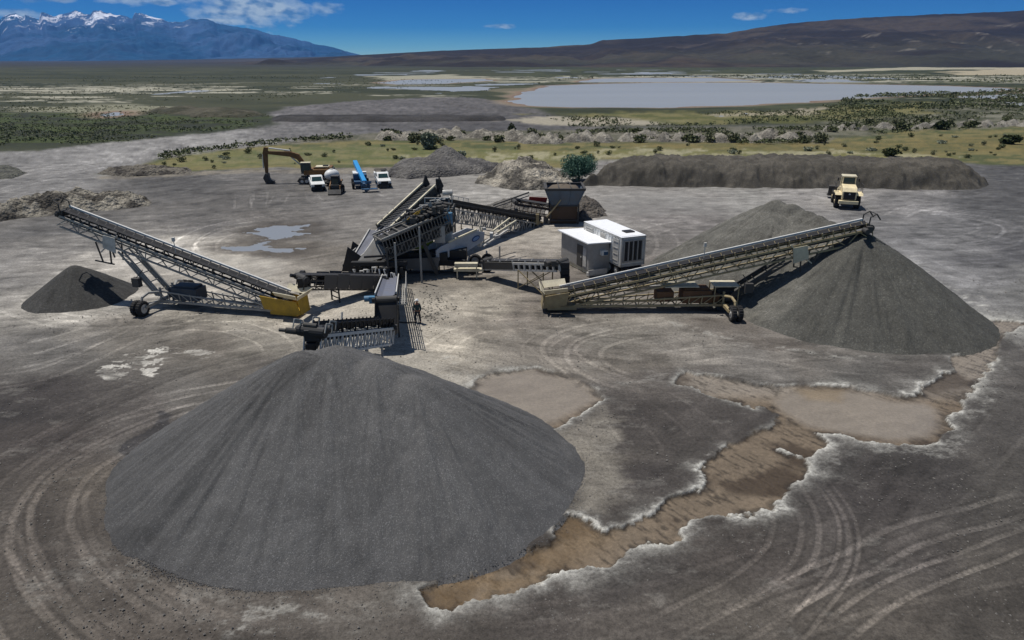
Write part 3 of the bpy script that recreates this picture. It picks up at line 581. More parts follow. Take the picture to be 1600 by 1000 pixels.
def heap(name, pts, h, slope, rough, rsc, res, c, c2, label, cat, group=None, seed=0, mat=None, kind=None, gul=0.0, peaks=(), flat=False):
    pl = polyw(pts); xs = [p[0] for p in pl]; ys = [p[1] for p in pl]; m = 1.5
    pk = [(*G(px, py)[:2], ph) for px, py, ph in peaks]
    def hf(X, Y):
        d = -sdf(pl, X, Y)+fbm(X, Y, max(1.2, h), 4, seed+2)*h*.25
        z = h*(1-np.exp(-np.maximum(d, -2)*slope/h*1.25)) if not flat else h*np.tanh(np.maximum(d, -2)*slope/h*1.1)**1.0
        z = np.where(d > 0, z*(1+rough*.6*fbm(X, Y, rsc*3, 3, seed+5)), d*.8)
        for qx, qy, ph in pk: z = np.maximum(z, ph-.62*np.hypot(X-qx, Y-qy))
        if gul: z = z-gul*np.abs(fbm(X, Y*.25, 1.6, 4, seed+8))*np.clip(z*2/h, 0, 1)*h
        return z+rough*h*fbm(X, Y, rsc, 5, seed, .6)*np.clip(d*1.5, 0, 1)
    def cf(X, Y, Z):
        k = sstep(-.4, .4, fbm(X, Y, rsc*1.5, 5, seed+11, .65))[:, None]; return lin(c)[None]*(1-k)+lin(c2)[None]*k
    return heightfield_obj(name, min(xs)-m, max(xs)+m, min(ys)-m, max(ys)+m, res, hf, cf, mat or M_SPOIL, label=label, cat=cat, group=group, kind=kind)
heap('earth_berm', [(908,291),(1000,292.5),(1200,294.5),(1400,296),(1520,297),(1542,287),(1500,274),(1200,266),(950,268)], 3.55, 1.2, .07, 1.6, .17, (84,80,73), (102,97,89),
     'long flat-topped bank of dark earth behind the wheel loader', 'earth bank', seed=600, gul=.13, flat=True, mat=M_FINES)
heap('spoil_heap', [(598,276),(640,280),(700,277),(760,270),(790,262),(740,255),(620,258)], 1.9, .8, .14, 1.5, .2, (92,90,90), (120,117,114), 'low grey heap of dirt behind the white pickup, its peak rising over the grass', 'dirt heap', 'spoil heaps', 620, peaks=[(697,262,4.0)])
heap('rubble_heap', [(745,286),(800,296),(850,297),(895,292),(885,275),(840,266),(770,268)], 2.6, .7, .35, 2.0, .2, (96,92,86), (186,178,164), 'pale broken rubble heap left of the round green tree', 'rubble heap', 'spoil heaps', 640)
heap('rubble_heap', [(-30,350),(60,338),(150,330),(238,322),(228,310),(150,304),(60,312),(-30,332)], 1.5, .6, .5, 1.5, .16, (84,80,74), (160,154,142), 'low lumpy rubble bank at far left above the head of the conveyor', 'rubble heap', 'spoil heaps', 650)
heap('spoil_heap', [(-40,282),(20,279),(42,270),(25,264),(-40,264)], 1.0, .6, .3, 2, .2, (88,88,84), (108,108,98), 'small dark heap at the left edge of the photo beside the dirt road', 'dirt heap', 'spoil heaps', 660)
heap('rubble_heap', [(150,272),(200,277),(300,271),(300,266),(230,262),(180,262)], .9, .6, .5, 1.6, .16, (70,66,62), (128,122,112), 'thin crumbling ridge of dirt at the tip of the green field', 'rubble heap', 'spoil heaps', 670)
heap('spoil_heap', [(745,337),(790,345),(850,338),(852,322),(810,314),(760,322)], 1.3, .6, .2, 1, .14, (112,108,103), (128,124,119), 'small grey mound behind the feeder conveyor, left of the feed hopper', 'dirt heap', 'spoil heaps', 680)
heap('spoil_heap', [(880,346),(915,346),(948,338),(935,318),(890,312)], 2.4, .8, .2, 1.2, .14, (98,92,86), (116,110,103), 'earth ramp banked against the right side of the feed hopper', 'dirt heap', 'spoil heaps', 690)
heap('spoil_heap', [(425,190),(600,191),(790,189),(790,184),(600,183),(425,184)], 1.3, .5, .2, 4, .8, (62,60,60), (78,76,76), 'long low dark windrow across the far grey workings', 'dirt heap', 'spoil heaps', 700)
heap('spoil_heap', [(225,178),(300,183),(380,184),(415,180),(400,174),(330,172),(240,172)], 2.0, .3, .3, 6, .9, (70,70,54), (98,94,80), 'low brown rise in the green flats beyond the road at left', 'dirt heap', 'spoil heaps', 710)
rnd = random.Random(5)
n_ = 0
for i in range(24):
    px = 606+i*28.5+rnd.uniform(-7, 7); py = 220-1.5*math.sin(i*.5)+rnd.uniform(-2, 2)-(4 if i > 20 else 0)-(3 if i<6 else 0); w = rnd.uniform(15, 27); 
    heap('bank_mound', [(px-w, py), (px-w*.5, py+1.6), (px+w*.4, py+1.8), (px+w, py+.2), (px+w*.8, py-5), (px-w*.6, py-5.5)], rnd.uniform(1.7, 2.6), 1.1, .2, 1.3, .3,
         (128,123,114), (170,164,152), 'pale eroded earth mound in the bank between the pasture and the lake', 'earth mound', 'pale mounds along the far bank', 730+i*3, gul=.25)
for i in range(16):
    px = 1290+i*21+rnd.uniform(-5, 5); py = 203-i*.5+rnd.uniform(-2, 2); w = rnd.uniform(9, 18)
    heap('bank_mound', [(px-w, py), (px, py+1.2), (px+w, py-.2), (px+w*.7, py-4), (px-w*.6, py-4)], rnd.uniform(1.3, 2.2), 1.0, .2, 1.5, .4,
         (122,118,110), (160,155,145), 'pale eroded earth mound in the bank between the pasture and the lake', 'earth mound', 'pale mounds along the far bank', 830+i*3, gul=.2)
# ---------------------------------------------------------------- mesh builder and paints
def paint_mat(name, c, rough=.5, metal=0.0, dirt=.35, dirtc=(128, 120, 110), sc=1.4, spec=.4):
    m = bpy.data.materials.new(name); m.use_nodes = True; nt = m.node_tree; b = nt.nodes['Principled BSDF']
    tc = N(nt, 'ShaderNodeTexCoord'); n = N(nt, 'ShaderNodeTexNoise'); n.inputs['Scale'].default_value = sc; n.inputs['Detail'].default_value = 8; n.inputs['Roughness'].default_value = .68
    nt.links.new(tc.outputs['Object'], n.inputs['Vector'])
    f = ramp(nt, n.outputs[0], [(.38, 0), (.72, dirt)])
    col = tuple(srgb(*c))
    n2 = N(nt, 'ShaderNodeTexNoise'); n2.inputs['Scale'].default_value = sc*6; n2.inputs['Detail'].default_value = 4; nt.links.new(tc.outputs['Object'], n2.inputs['Vector'])
    base = mix(nt, ramp(nt, n2.outputs[0], [(.3, 0), (.8, .5)]), col, tuple(x*.72 for x in col))
    nt.links.new(mix(nt, f, base, tuple(lin(dirtc))), b.inputs['Base Color'])
    nt.links.new(mth(nt, 'MULTIPLY_ADD', f, .5, rough, clamp=True), b.inputs['Roughness'])
    b.inputs['Metallic'].default_value = metal; b.inputs['Specular IOR Level'].default_value = spec
    return m
PM = {
 'galv': paint_mat('galvanised_steel', (160, 158, 152), .5, 0, .5), 'light': paint_mat('pale_grey_paint', (200, 197, 190), .5, 0, .6), 'dark': paint_mat('dark_steel', (66, 64, 61), .6, 0, .45, (104, 98, 92)),
 'black': paint_mat('black_steel', (30, 30, 32), .6, 0, .3, (80, 76, 72)), 'rubber': paint_mat('tyre_rubber', (34, 34, 35), .85, 0, .6, (96, 92, 88)), 'belt': paint_mat('belt_rubber', (60, 61, 66), .75, 0, .5, (96, 94, 93)),
 'blackbelt': paint_mat('black_belt_rubber', (40, 40, 43), .8, 0, .35, (70, 70, 72)), 'bluebelt': paint_mat('worn_belt', (104, 108, 122), .6, 0, .4), 'yellow': paint_mat('safety_yellow_paint', (188, 150, 40), .5, 0, .5, (120, 104, 70)), 'tan': paint_mat('tan_paint', (168, 152, 116), .6, 0, .5, (116, 98, 74)),
 'rust': paint_mat('rusty_steel', (110, 78, 52), .8, 0, .6, (90, 70, 54)), 'cream': paint_mat('cream_paint', (214, 204, 176), .6, 0, .45), 'white': paint_mat('white_paint', (228, 228, 224), .4, 0, .28),
 'roof': paint_mat('white_roof', (240, 240, 240), .5, 0, .10), 'grey': paint_mat('grey_siding', (172, 168, 162), .6, 0, .3), 'blue': paint_mat('bright_blue_paint', (42, 150, 214), .35, 0, .1), 'dblue': paint_mat('dark_blue_paint', (34, 78, 112), .45, 0, .25),
 'motor': paint_mat('motor_blue', (70, 118, 150), .5, 0, .3), 'cat': paint_mat('machine_yellow', (206, 160, 60), .5, 0, .45, (140, 120, 84)), 'catlite': paint_mat('sun_faded_yellow', (240, 222, 178), .55, 0, .4), 'glass': paint_mat('tinted_glass', (30, 56, 56), .12, 0, .08, spec=.6),
 'red': paint_mat('red_paint', (176, 44, 34), .5, 0, .2), 'navy': paint_mat('navy_grey_paint', (52, 62, 74), .6, 0, .4), 'midsteel': paint_mat('dusty_steel', (112, 108, 101), .6, 0, .55, (128, 121, 112)), 'hopper': paint_mat('hopper_grey_paint', (92, 108, 124), .6, 0, .5, (124, 116, 106)), 'brown': paint_mat('brown_steel', (92, 74, 60), .75, 0, .5, (104, 88, 72)), 'chrome': paint_mat('bright_metal', (214, 212, 206), .45, .0, .2),
 'lamp': paint_mat('lamp_lens', (235, 232, 220), .2, 0, .05), 'orange': paint_mat('orange_brown_paint', (124, 88, 46), .6, 0, .7, (88, 76, 60)), 'green': paint_mat('lime_vest', (150, 165, 50), .6, 0, .2), 'gravel': paint_mat('belt_load', (92, 92, 94), .9, 0, .4, (70, 70, 72), 12),
 'concrete': paint_mat('concrete_block', (168, 160, 148), .9, 0, .3),
}
class MB:
    def __init__(s, root=None):
        s.v = []; s.f = []; s.inv = None
        if root is not None: s.inv = (Matrix.Translation(root.location) @ Matrix.Rotation(root.rotation_euler.z, 4, 'Z')).inverted()
    def add(s, vs, fs):
        n = len(s.v); s.v += [Vector(q) for q in vs]; s.f += [tuple(i+n for i in q) for q in fs]
    def box(s, c, d, R=None, tp=1.0, tpy=None):
        tpy = tp if tpy is None else tpy; vs = []
        for z in (-1, 1):
            k = tp if z > 0 else 1; ky = tpy if z > 0 else 1
            for x, y in ((-1, -1), (1, -1), (1, 1), (-1, 1)):
                q = Vector((x*d[0]/2*k, y*d[1]/2*ky, z*d[2]/2)); vs.append((R @ q if R else q)+Vector(c))
        s.add(vs, [(3, 2, 1, 0), (4, 5, 6, 7), (0, 1, 5, 4), (1, 2, 6, 5), (2, 3, 7, 6), (3, 0, 4, 7)])
    def bar(s, a, b, w=.08, h=None):
        a = Vector(a); b = Vector(b); h = h or w; d = b-a; L = d.length
        if L < 1e-6: return
        d.normalize(); sd = d.cross(Vector((0, 0, 1)));
        if sd.length < 1e-4: sd = Vector((1, 0, 0))
        sd.normalize(); up = sd.cross(d); vs = []
        for e in (a, b):
            for x, y in ((-1, -1), (1, -1), (1, 1), (-1, 1)): vs.append(e+sd*x*w/2+up*y*h/2)
        s.add(vs, [(3, 2, 1, 0), (4, 5, 6, 7), (0, 1, 5, 4), (1, 2, 6, 5), (2, 3, 7, 6), (3, 0, 4, 7)])
    def tube(s, a, b, r=.04, n=8, r2=None):
        a = Vector(a); b = Vector(b); d = (b-a)
        if d.length < 1e-6: return
        r2 = r if r2 is None else r2; d.normalize(); q = d.orthogonal().normalized(); w = d.cross(q); vs = []
        for e, rr in ((a, r), (b, r2)):
            for i in range(n): t = math.tau*i/n; vs.append(e+(q*math.cos(t)+w*math.sin(t))*rr)
        s.add(vs, [(i, (i+1) % n, n+(i+1) % n, n+i) for i in range(n)]+[tuple(range(n-1, -1, -1)), tuple(range(n, 2*n))])
    def path(s, pts, r=.04, n=6):
        for a, b in zip(pts, pts[1:]): s.tube(a, b, r, n)
    def prism(s, poly, a, b, ax='x'):
        """poly in the plane across ax, from a to b along ax"""
        n = len(poly); vs = []
        for e in (a, b):
            for p, q in poly: vs.append({'x': (e, p, q), 'y': (p, e, q), 'z': (p, q, e)}[ax])
        s.add(vs, [(i, (i+1) % n, n+(i+1) % n, n+i) for i in range(n)]+[tuple(range(n-1, -1, -1)), tuple(range(n, 2*n))])
    def quadplate(s, pts, th=.05):
        a, b, c, d = [Vector(p) for p in pts]; nn = (b-a).cross(d-a).normalized()*th
        s.add([a, b, c, d, a+nn, b+nn, c+nn, d+nn], [(3, 2, 1, 0), (4, 5, 6, 7), (0, 1, 5, 4), (1, 2, 6, 5), (2, 3, 7, 6), (3, 0, 4, 7)])
    def blob(s, c, r, seed=0, n=10, m=7, sq=(1, 1, 1), am=.2):
        rr = random.Random(seed); vs = []
        for j in range(m+1):
            ph = math.pi*j/m
            for i in range(n):
                t = math.tau*i/n; k = r*(1+rr.uniform(-am, am)); vs.append((c[0]+k*math.sin(ph)*math.cos(t)*sq[0], c[1]+k*math.sin(ph)*math.sin(t)*sq[1], c[2]+k*math.cos(ph)*sq[2]))
        s.add(vs, [(j*n+i, j*n+(i+1) % n, (j+1)*n+(i+1) % n, (j+1)*n+i) for j in range(m) for i in range(n)])
    def build(s, name, mat, parent=None, bevel=0, smooth=False, label=None):
        me = bpy.data.meshes.new(name); V = [s.inv @ q for q in s.v] if s.inv else s.v
        me.from_pydata(V, [], s.f); me.validate(); me.update(); me.materials.append(mat if not isinstance(mat, str) else PM[mat])
        o = bpy.data.objects.new(name, me); COL.objects.link(o)
        if parent: o.parent = parent
        if smooth:
            for p in me.polygons: p.use_smooth = True
        if bevel:
            b = o.modifiers.new('bevel', 'BEVEL'); b.width = bevel; b.segments = 2; b.limit_method = 'ANGLE'
        if label: o['label'] = label
        return o
def copy_tree(o, parent=None):
    c = o.copy(); COL.objects.link(c); c.parent = parent
    for ch in [q for q in bpy.data.objects if q.parent == o]: copy_tree(ch, c)
    return c
def add_wheel(root, parent, c, ax, r=.5, w=.35, rim='light', world=True, hubs=True):
    c = Vector(c); ax = Vector(ax).normalized(); mb = MB(root if world else None); n = 20
    prof = [(-.5, .62), (-.5, .90), (-.38, 1), (.38, 1), (.5, .90), (.5, .62)]
    q = ax.orthogonal().normalized(); u = ax.cross(q); vs = []
    for s_, k in prof:
        for i in range(n): t = math.tau*i/n; vs.append(c+ax*s_*w+(q*math.cos(t)+u*math.sin(t))*r*k)
    fs = [(j*n+i, j*n+(i+1) % n, (j+1)*n+(i+1) % n, (j+1)*n+i) for j in range(len(prof)-1) for i in range(n)]
    mb.add(vs, fs)
    for i in range(n):
        t = math.tau*(i+.5)/n; d = q*math.cos(t)+u*math.sin(t); mb.bar(c+d*r*1.0-ax*w*.4, c+d*r*1.0+ax*w*.4, .05*r*2, .04*r*2)
    mb2 = MB(root if world else None); mb2.tube(c-ax*w*.38, c+ax*w*.38, r*.63, 16); mb2.tube(c-ax*w*.52, c+ax*w*.52, r*.2, 10)
    wh = mb2.build('wheel', rim, parent); mb.build('tyre', 'rubber', wh, smooth=False); return wh
# ---------------------------------------------------------------- conveyors
def conv_frame(tail, head):
    tail = Vector(tail); head = Vector(head); d = (head-tail); L = d.length; d.normalize()
    sd = d.cross(Vector((0, 0, 1))).normalized(); up = sd.cross(d).normalized(); return tail, head, d, sd, up, L
def conveyor(root, tail, head, w=1.1, th=.8, steel='galv', beltm='belt', pitch=None, lift=.42, idl=1.25, parent=None, lattice='zig', chord=.09, load=True, posts='dark', rail=None, motor='motor', web=.05, nearrail=0):
    """belt on idlers over a lattice truss, from tail to head"""
    tail, head, d, sd, up, L = conv_frame(tail, head); par = parent or root
    A = lambda t, s_, u: tail+d*t+sd*s_+up*u
    t_ = MB(root); hw = w/2+.08; n = max(2, round(L/(pitch or th*1.15)))
    for s_ in (-hw, hw):
        t_.bar(A(0, s_, 0), A(L, s_, 0), chord, chord*1.3); t_.bar(A(.3, s_, -th), A(L-.3, s_, -th), chord)
        for i in range(n+1):
            a = L*i/n
            if lattice in ('zig', 'both'): t_.bar(A(a, s_, 0 if i % 2 else -th), A(min(L, a+L/n), s_, -th if i % 2 else 0), web) if i < n else None
            if lattice in ('post', 'both'): t_.bar(A(a, s_, 0), A(a, s_, -th), web*1.3)
            elif i % 3 == 0: t_.bar(A(a, s_, 0), A(a, s_, -th), web)
    for i in range(n+1):
        a = L*i/n
        t_.bar(A(a, -hw, -th), A(a, hw, -th), .05); t_.bar(A(a, -hw, -.02), A(a, hw, -.02), .05)
    tr = t_.build('truss', steel, par)
    b = MB(root); hb = w/2
    prof = [(-hb, lift), (-hb*.45, lift-.16), (hb*.45, lift-.16), (hb, lift)]
    for (s0, u0), (s1, u1) in zip(prof, prof[1:]): b.quadplate([A(.1, s0, u0), A(L-.1, s0, u0), A(L-.1, s1, u1), A(.1, s1, u1)], .02)
    b.quadplate([A(.1, -hb, -.22), A(L-.1, -hb, -.22), A(L-.1, hb, -.22), A(.1, hb, -.22)], .02)
    be = b.build('belt', beltm, par)
    if load:
        ld = MB(root); m = max(4, int(L/.35)); rr = random.Random(int(L*100)); vs = []
        for i in range(m+1):
            a = .5+(L-.7)*i/m
            for s_, u in ((-.62, -.06), (-.25, .10), (0, .16), (.25, .10), (.62, -.06)): vs.append(A(a, hb*s_+rr.uniform(-.02, .02), lift-.03+u*rr.uniform(.7, 1.1)))
        ld.add(vs, [(i*5+j, i*5+j+1, (i+1)*5+j+1, (i+1)*5+j) for i in range(m) for j in range(4)]); ld.build('belt_load', 'gravel', be, smooth=True)
    k = max(2, int(L/idl))
    for i in range(k):
        a = L*(i+.5)/k; idm = MB(root)
        for s_ in (-1, 1): idm.bar(A(a, s_*(hb+.06), 0), A(a, s_*(hb+.06), lift+.03), .09, .06); idm.tube(A(a, s_*hb*.45, lift-.22), A(a, s_*hb, lift-.06), .06, 6)
        idm.tube(A(a, -hb*.45, lift-.22), A(a, hb*.45, lift-.22), .06, 6); idm.build('idler', posts, par)
    for nm, tt in (('tail_pulley', .1), ('head_pulley', L-.1)):
        pm = MB(root); pm.tube(A(tt, -hb-.12, .1), A(tt, hb+.12, .1), .26, 14); pm.tube(A(tt, -hb-.3, .1), A(tt, hb+.3, .1), .07, 8)
        for s_ in (-1, 1): pm.box(A(tt, s_*(hb+.2), .1), (.22, .22, .26))
        pm.build(nm, 'dark', par)
    if motor:
        mm = MB(root); mm.tube(A(L-.7, hb+.25, .15), A(L-.7, hb+.85, .15), .2, 12); mm.box(A(L-.35, hb+.3, .12), (.4, .35, .45)); mm.build('drive_motor', motor, par)
    if rail:
        r = MB(root)
        for s_ in (-1, 1):
            if nearrail in (0, s_): r.bar(A(.2, s_*(hw+.03), lift+.10), A(L-.2, s_*(hw+.03), lift+.10), .07 if not nearrail else .14, .14)
        r.build('edge_rail', rail, par)
    return A, L, hb
def stacker(name, label, cat, tail, head, tA, tS, steel, hopc, hopt, seed, group, body, unit, side, wheelw=2.5, hl=1.9):
    tail = Vector(tail); head = Vector(head); base = Vector((tail.x, tail.y, 0)); root = empty(name, base, 0, label=label, cat=cat, group=group)
    A, L, hb = conveyor(root, tail, head, .8, .85, steel, 'blackbelt', lift=.5, rail='chrome', nearrail=(-side), posts=steel if steel != 'galv' else 'dark', motor='dark', chord=.12, idl=.8, load=False, web=.06)
    hdir = (head-tail); hdir.z = 0; Lh = hdir.length; hdir.normalize(); sh = hdir.cross(Vector((0, 0, 1)))
    F = lambda t, s_, z: base+hdir*t+sh*s_+Vector((0, 0, z))
    la = Lh*tA
    # receiving hopper at the tail, open and flared
    h = MB(root)
    for sx in (-1, 1):
        hq = [F(-1.3, sx*.62, .35), F(hl-.2, sx*.62, .6), F(hl, sx*.72, 1.65), F(-1.1, sx*.72, 1.35)]; h.quadplate(hq if sx > 0 else hq[::-1], .06)
    h.quadplate([F(-1.3, -.62, .35), F(-1.3, .62, .35), F(-1.15, .72, 1.5), F(-1.15, -.72, 1.5)], .06)
    h.box(F(.2, 0, .32), (2.2, 1.1, .3), Matrix.Rotation(math.atan2(hdir.y, hdir.x), 3, 'Z'))
    hp = h.build('tail_hopper', hopc, root)
    fl = MB(root)
    for s0, s1 in ((-1, -1), (1, 1)):
        fl.quadplate([F(-1.1, s0*.74, 1.52), F(.6, s0*.74, 1.75), F(.5, s0*1.15, 2.15), F(-1.3, s0*1.15, 1.95)], .05)
    fl.quadplate([F(-1.14, -.74, 1.5), F(-1.14, .74, 1.5), F(-1.45, 1.15, 1.95), F(-1.45, -1.15, 1.95)], .05); fl.build('hopper_flare', hopt, hp)
    # tongue frame on the ground out to the axle
    fr = MB(root); n = int(la/1.0)
    for s_ in (-.75, .75):
        fr.bar(F(.8, s_*.6, .42), F(la+.4, s_, .55), .14, .16); fr.bar(F(1.6, s_*.6, .6), F(la+.4, s_, 1.35), .10)
        for i in range(n): a = 1.2+(la-1)*i/n; hgt = .65+.75*a/la; fr.bar(F(a, s_*(.6+.4*a/la), .5), F(a+.1, s_*(.6+.4*a/la), hgt), .07); fr.bar(F(a, s_*(.6+.4*a/la), .5), F(a+1, s_*(.6+.4*a/la), hgt), .05)
    for i in range(n+1): a = 1+(la-.6)*i/n; q = .75*(.6+.4*a/la); fr.bar(F(a, -q, .45), F(a, q, .45), .08)
    fr.build('tongue_frame', body, root)
    ax = MB(root); W = wheelw
    ax.bar(F(la, -W, .62), F(la, W, .62), .22)
    for s_ in (-1, 1):
        ax.path([F(la-.1, s_*.8, 1.3), F(la+.3, s_*1.6, 1.45), F(la+.4, s_*(W-.3), 1.25), F(la+.3, s_*W, .6)], .10, 8); ax.bar(F(la, s_*.7, .6), F(la, s_*.7, 1.6), .14)
    ax.build('axle', body, root)
    for s_ in (-1, 1):
        for q in (-.22, .22): add_wheel(root, root, F(la+.3, s_*(W+.15)+q, .55), hdir, .55, .36, 'galv') if False else add_wheel(root, root, F(la+.35+q*1.1, s_*(W+.15), .55), hdir, .58, .36, 'light')
    pu = MB(root); R = Matrix.Rotation(math.atan2(hdir.y, hdir.x), 3, 'Z'); pu.box(F(la-2.0, 0, 1.15), (2.2, 1.3, 1.0), R); pu.box(F(la-2.0, 0, 1.72), (1.9, 1.0, .16), R); pu.box(F(la-.6, .2, 1.05), (.7, .8, .7), R); pu.build('power_unit', unit, root, bevel=.04)
    if hl < 1:
        cb_ = MB(root); cb_.box(F(la-4.4, 0, 1.15), (1.3, 1.1, .8), R); cb_.build('tool_box', 'rust', root, bevel=.03)
        tp_ = MB(root); tp_.box(F(la-3.2, 0, 1.95), (2.6, 1.3, .06), R); tp_.box(F(la+.2, 0, 2.0), (1.9, 1.5, .08), R); tp_.build('canopy', 'cream', root)
        for q_, s_ in ((-4.3, -.6), (-2.1, -.6), (-.7, -.7), (1.1, -.7), (1.1, .7), (-.7, .7)): rp_ = MB(root); rp_.bar(F(la+q_, s_, .5), F(la+q_, s_, 1.97), .08); rp_.build('post', 'tan', root)
        eb_ = MB(root); eb_.box(F(la+.2, 0, 1.2), (1.3, 1.0, 1.0), R); eb_.build('engine', 'black', root, bevel=.04)
    st = MB(root); top = Lh*tS; tz = lambda t: tail.z+(head.z-tail.z)*t/Lh
    for s_ in (-.55, .55):
        a0 = F(la+.2, s_*1.15, .9); a1 = F(top, s_, tz(top)-1.0)
        dirv = (a1-a0).normalized(); off = Vector((0, 0, 1)).cross(sh).normalized()*.26
        st.bar(a0-off, a1-off, .11); st.bar(a0+off, a1+off, .11)
        for i in range(6): q0 = a0.lerp(a1, i/6); q1 = a0.lerp(a1, (i+1)/6); st.bar(q0-off, q1+off, .05); st.bar(q0+off, q0-off, .05)
        st.tube(a0, a0.lerp(a1, .75), .09, 8)
    for i in range(5): q = (i+.5)/5; st.bar(F(la+.2, -.63, .9).lerp(F(top, -.55, tz(top)-1), q), F(la+.2, .63, .9).lerp(F(top, .55, tz(top)-1), q), .06)
    st.build('lift_strut', steel if steel == 'galv' else 'dark', root)
    sv = MB(root); tt = top+.9; zt = tz(tt)-.9     # folded stand and gearbox hanging by the strut head
    for s_ in (-.6, .6): sv.bar(F(tt, s_, zt), F(tt+.15, s_, zt-1.4), .09); sv.bar(F(tt+1.2, s_, zt+.3), F(tt+.9, s_, zt-1.25), .09)
    sv.bar(F(tt-.1, side*.6, zt-1.4), F(tt+1.6, side*.6, zt-1.2), .09); sv.build('folding_stand', 'dark', root)
    pl = MB(root); pp_ = [F(tt-.5, side*.62, zt-.5), F(tt+.6, side*.62, zt-.1), F(tt+.35, side*.62, zt+.9), F(tt-.7, side*.62, zt+.7)]; pl.quadplate(pp_ if side > 0 else pp_[::-1], .05); pl.bar(F(tt-.9, side*.6, zt+.9), F(tt+.9, side*.6, zt-.5), .08)
    pl.build('gusset_plate', 'light' if steel == 'galv' else 'cream', root)
    bx = MB(root); c = F(la+1.7, side*1.0, 2.0); bx.box(c, (.6, .4, .7), R); bx.bar(c+Vector((0, 0, .35)), F(la+1.3, side*.6, 2.9), .05); bx.build('hanging_box', 'dark', root)
    hd = MB(root); e = head+(head-tail).normalized()*.2
    hd.path([A(L-.3, -hb-.1, .2), A(L-.1, -hb-.1, .95), A(L+.35, -hb-.1, 1.1), A(L+.6, -hb-.1, .6)], .05); hd.path([A(L-.3, hb+.1, .2), A(L-.1, hb+.1, .95), A(L+.35, hb+.1, 1.1), A(L+.6, hb+.1, .6)], .05)
    hd.bar(A(L+.35, -hb-.1, 1.1), A(L+.35, hb+.1, 1.1), .05); hd.build('head_guard', 'dark', root)
    hs = MB(root); c = A(L*.47, side*(hb+.15), .7); hs.bar(c, c+Vector((0, 0, .9)), .05); hs.box(c+Vector((0, 0, 1.0)), (.18, .18, .3)); hs.build('warning_lamp', 'light', root)
    return root, F, A, L
lt = Vector((-16.7, 48.2, 1.15)); lh = P(97, 334, 52.6)
stacker('stacking_conveyor', 'long grey lattice conveyor with a yellow tail hopper, raised over the small pile at left', 'conveyor', lt, lh, .56, .72, 'galv', 'yellow', 'cream', 1, 'wheeled stacking conveyors', 'galv', 'navy', -1)
rt = Vector((3.6, 49.4, 1.1)); rh = P(1358, 356, 50.0)
stacker('stacking_conveyor', 'long tan rusty lattice conveyor reaching up to the peak of the right gravel pile', 'conveyor', rt, rh, .54, .74, 'tan', 'tan', 'cream', 2, 'wheeled stacking conveyors', 'tan', 'rust', 1, hl=.7)

def plain_conv(name, label, tail, head, group, legs=(), **k):
    t = Vector(tail); root = empty(name, (t.x, t.y, 0), 0, label=label, cat='conveyor', group=group)
    A, L, hb = conveyor(root, tail, head, **k)
    for tt, legm, foot in legs:
        lg = MB(root); z = A(tt, 0, 0)
        for s_ in (-1, 1):
            p = A(tt, s_*(hb+.1), -k.get('th', .8)); q = Vector((p.x, p.y, 0)); lg.bar(p, q, .11); lg.bar(Vector((p.x, p.y, p.z)), q+Vector((.0, .5, 0)), .06) if foot else None
        p0 = A(tt, -(hb+.1), -k.get('th', .8)); p1 = A(tt, hb+.1, -k.get('th', .8))
        lg.bar(Vector((p0.x, p0.y, p0.z*.35)), Vector((p1.x, p1.y, p0.z*.35)), .07); lg.bar(Vector((p0.x, p0.y, p0.z*.75)), Vector((p1.x, p1.y, p0.z*.75)), .07)
        if p0.z > 2.2: lg.bar(Vector((p0.x, p0.y, p0.z*.3)), Vector((p1.x, p1.y, p0.z*.75)), .06)
        lg.build('support_stand', legm, root)
    return root, A, L, hb
GC = 'short transfer conveyors around the screening plant'
# short lattice conveyor over the big pile
ft = P(605, 512, 38.6); fh = P(489, 524, 30.9)
r, A, L, hb = plain_conv('discharge_conveyor', 'short pale lattice conveyor ending over the peak of the big foreground gravel pile', ft, fh, GC, legs=[(1.6, 'light', 1), (3.6, 'light', 1)], w=.75, th=.95, steel='chrome', pitch=.42, lattice='both', web=.05, lift=.42, posts='black', motor=None, chord=.12, load=False)
sk = MB(r)
for s_ in (-1, 1):
    sk.quadplate([A(.2, s_*(hb+.03), .30), A(L-.8, s_*(hb+.03), .30), A(L-.8, s_*(hb+.12), .62), A(.2, s_*(hb+.12), .62)], .03)
    for i in range(16): a = .3+(L-1.2)*i/15; sk.bar(A(a, s_*(hb+.15), .25), A(a, s_*(hb+.16), .68), .06)
sk.build('belt_skirt', 'black', r)
hd = MB(r); hd.box(A(L-.1, 0, .1), (.8, .8, .6)); hd.tube(A(L+.1, -.75, .2), A(L+.1, .75, .2), .28, 14); hd.tube(A(L-.7, -.6, .3), A(L+.1, -.6, .3), .14, 10); hd.box(A(L-.3, .65, .1), (.4, .3, .4)); hd.box(A(L-.2, .1, -.45), (.5, .9, .4)); hd.build('drive_head', 'black', r, bevel=.04)
hm = MB(r); hm.tube(A(L+.1, .75, .1), A(L+.5, 1.2, .15), .15, 12); hm.tube(A(L+.5, 1.2, .15), A(L+.6, 1.5, .15), .09, 10); hm.box(A(L-.2, .9, .2), (.3, .3, .3)); hm.tube(A(L+.2, -.3, .5), A(L+.2, .4, .5), .12, 10); hm.build('drive_motor', 'dark', r)
for a, b_, c in ((-.6, .7, .5), (.2, .6, .7), (-.2, -.9, .6), (-1.0, .3, .8), (-.9, -.7, .7)): hp = MB(r); hp.path([A(L+a, b_, c-.4), A(L+a, b_, c), A(L+a+.4, b_+.1, c+.05), A(L+a+.5, b_+.1, c-.4)], .04); hp.build('hydraulic_pipe', 'galv', r)
pb = MB(r); pb.box(A(L*.55, hb+.22, -.2), (.15, .75, .6), None); pb.bar(A(L*.55, hb+.2, .3), A(L*.55, hb+.2, 1.0), .08); pb.build('control_box', 'light', r)
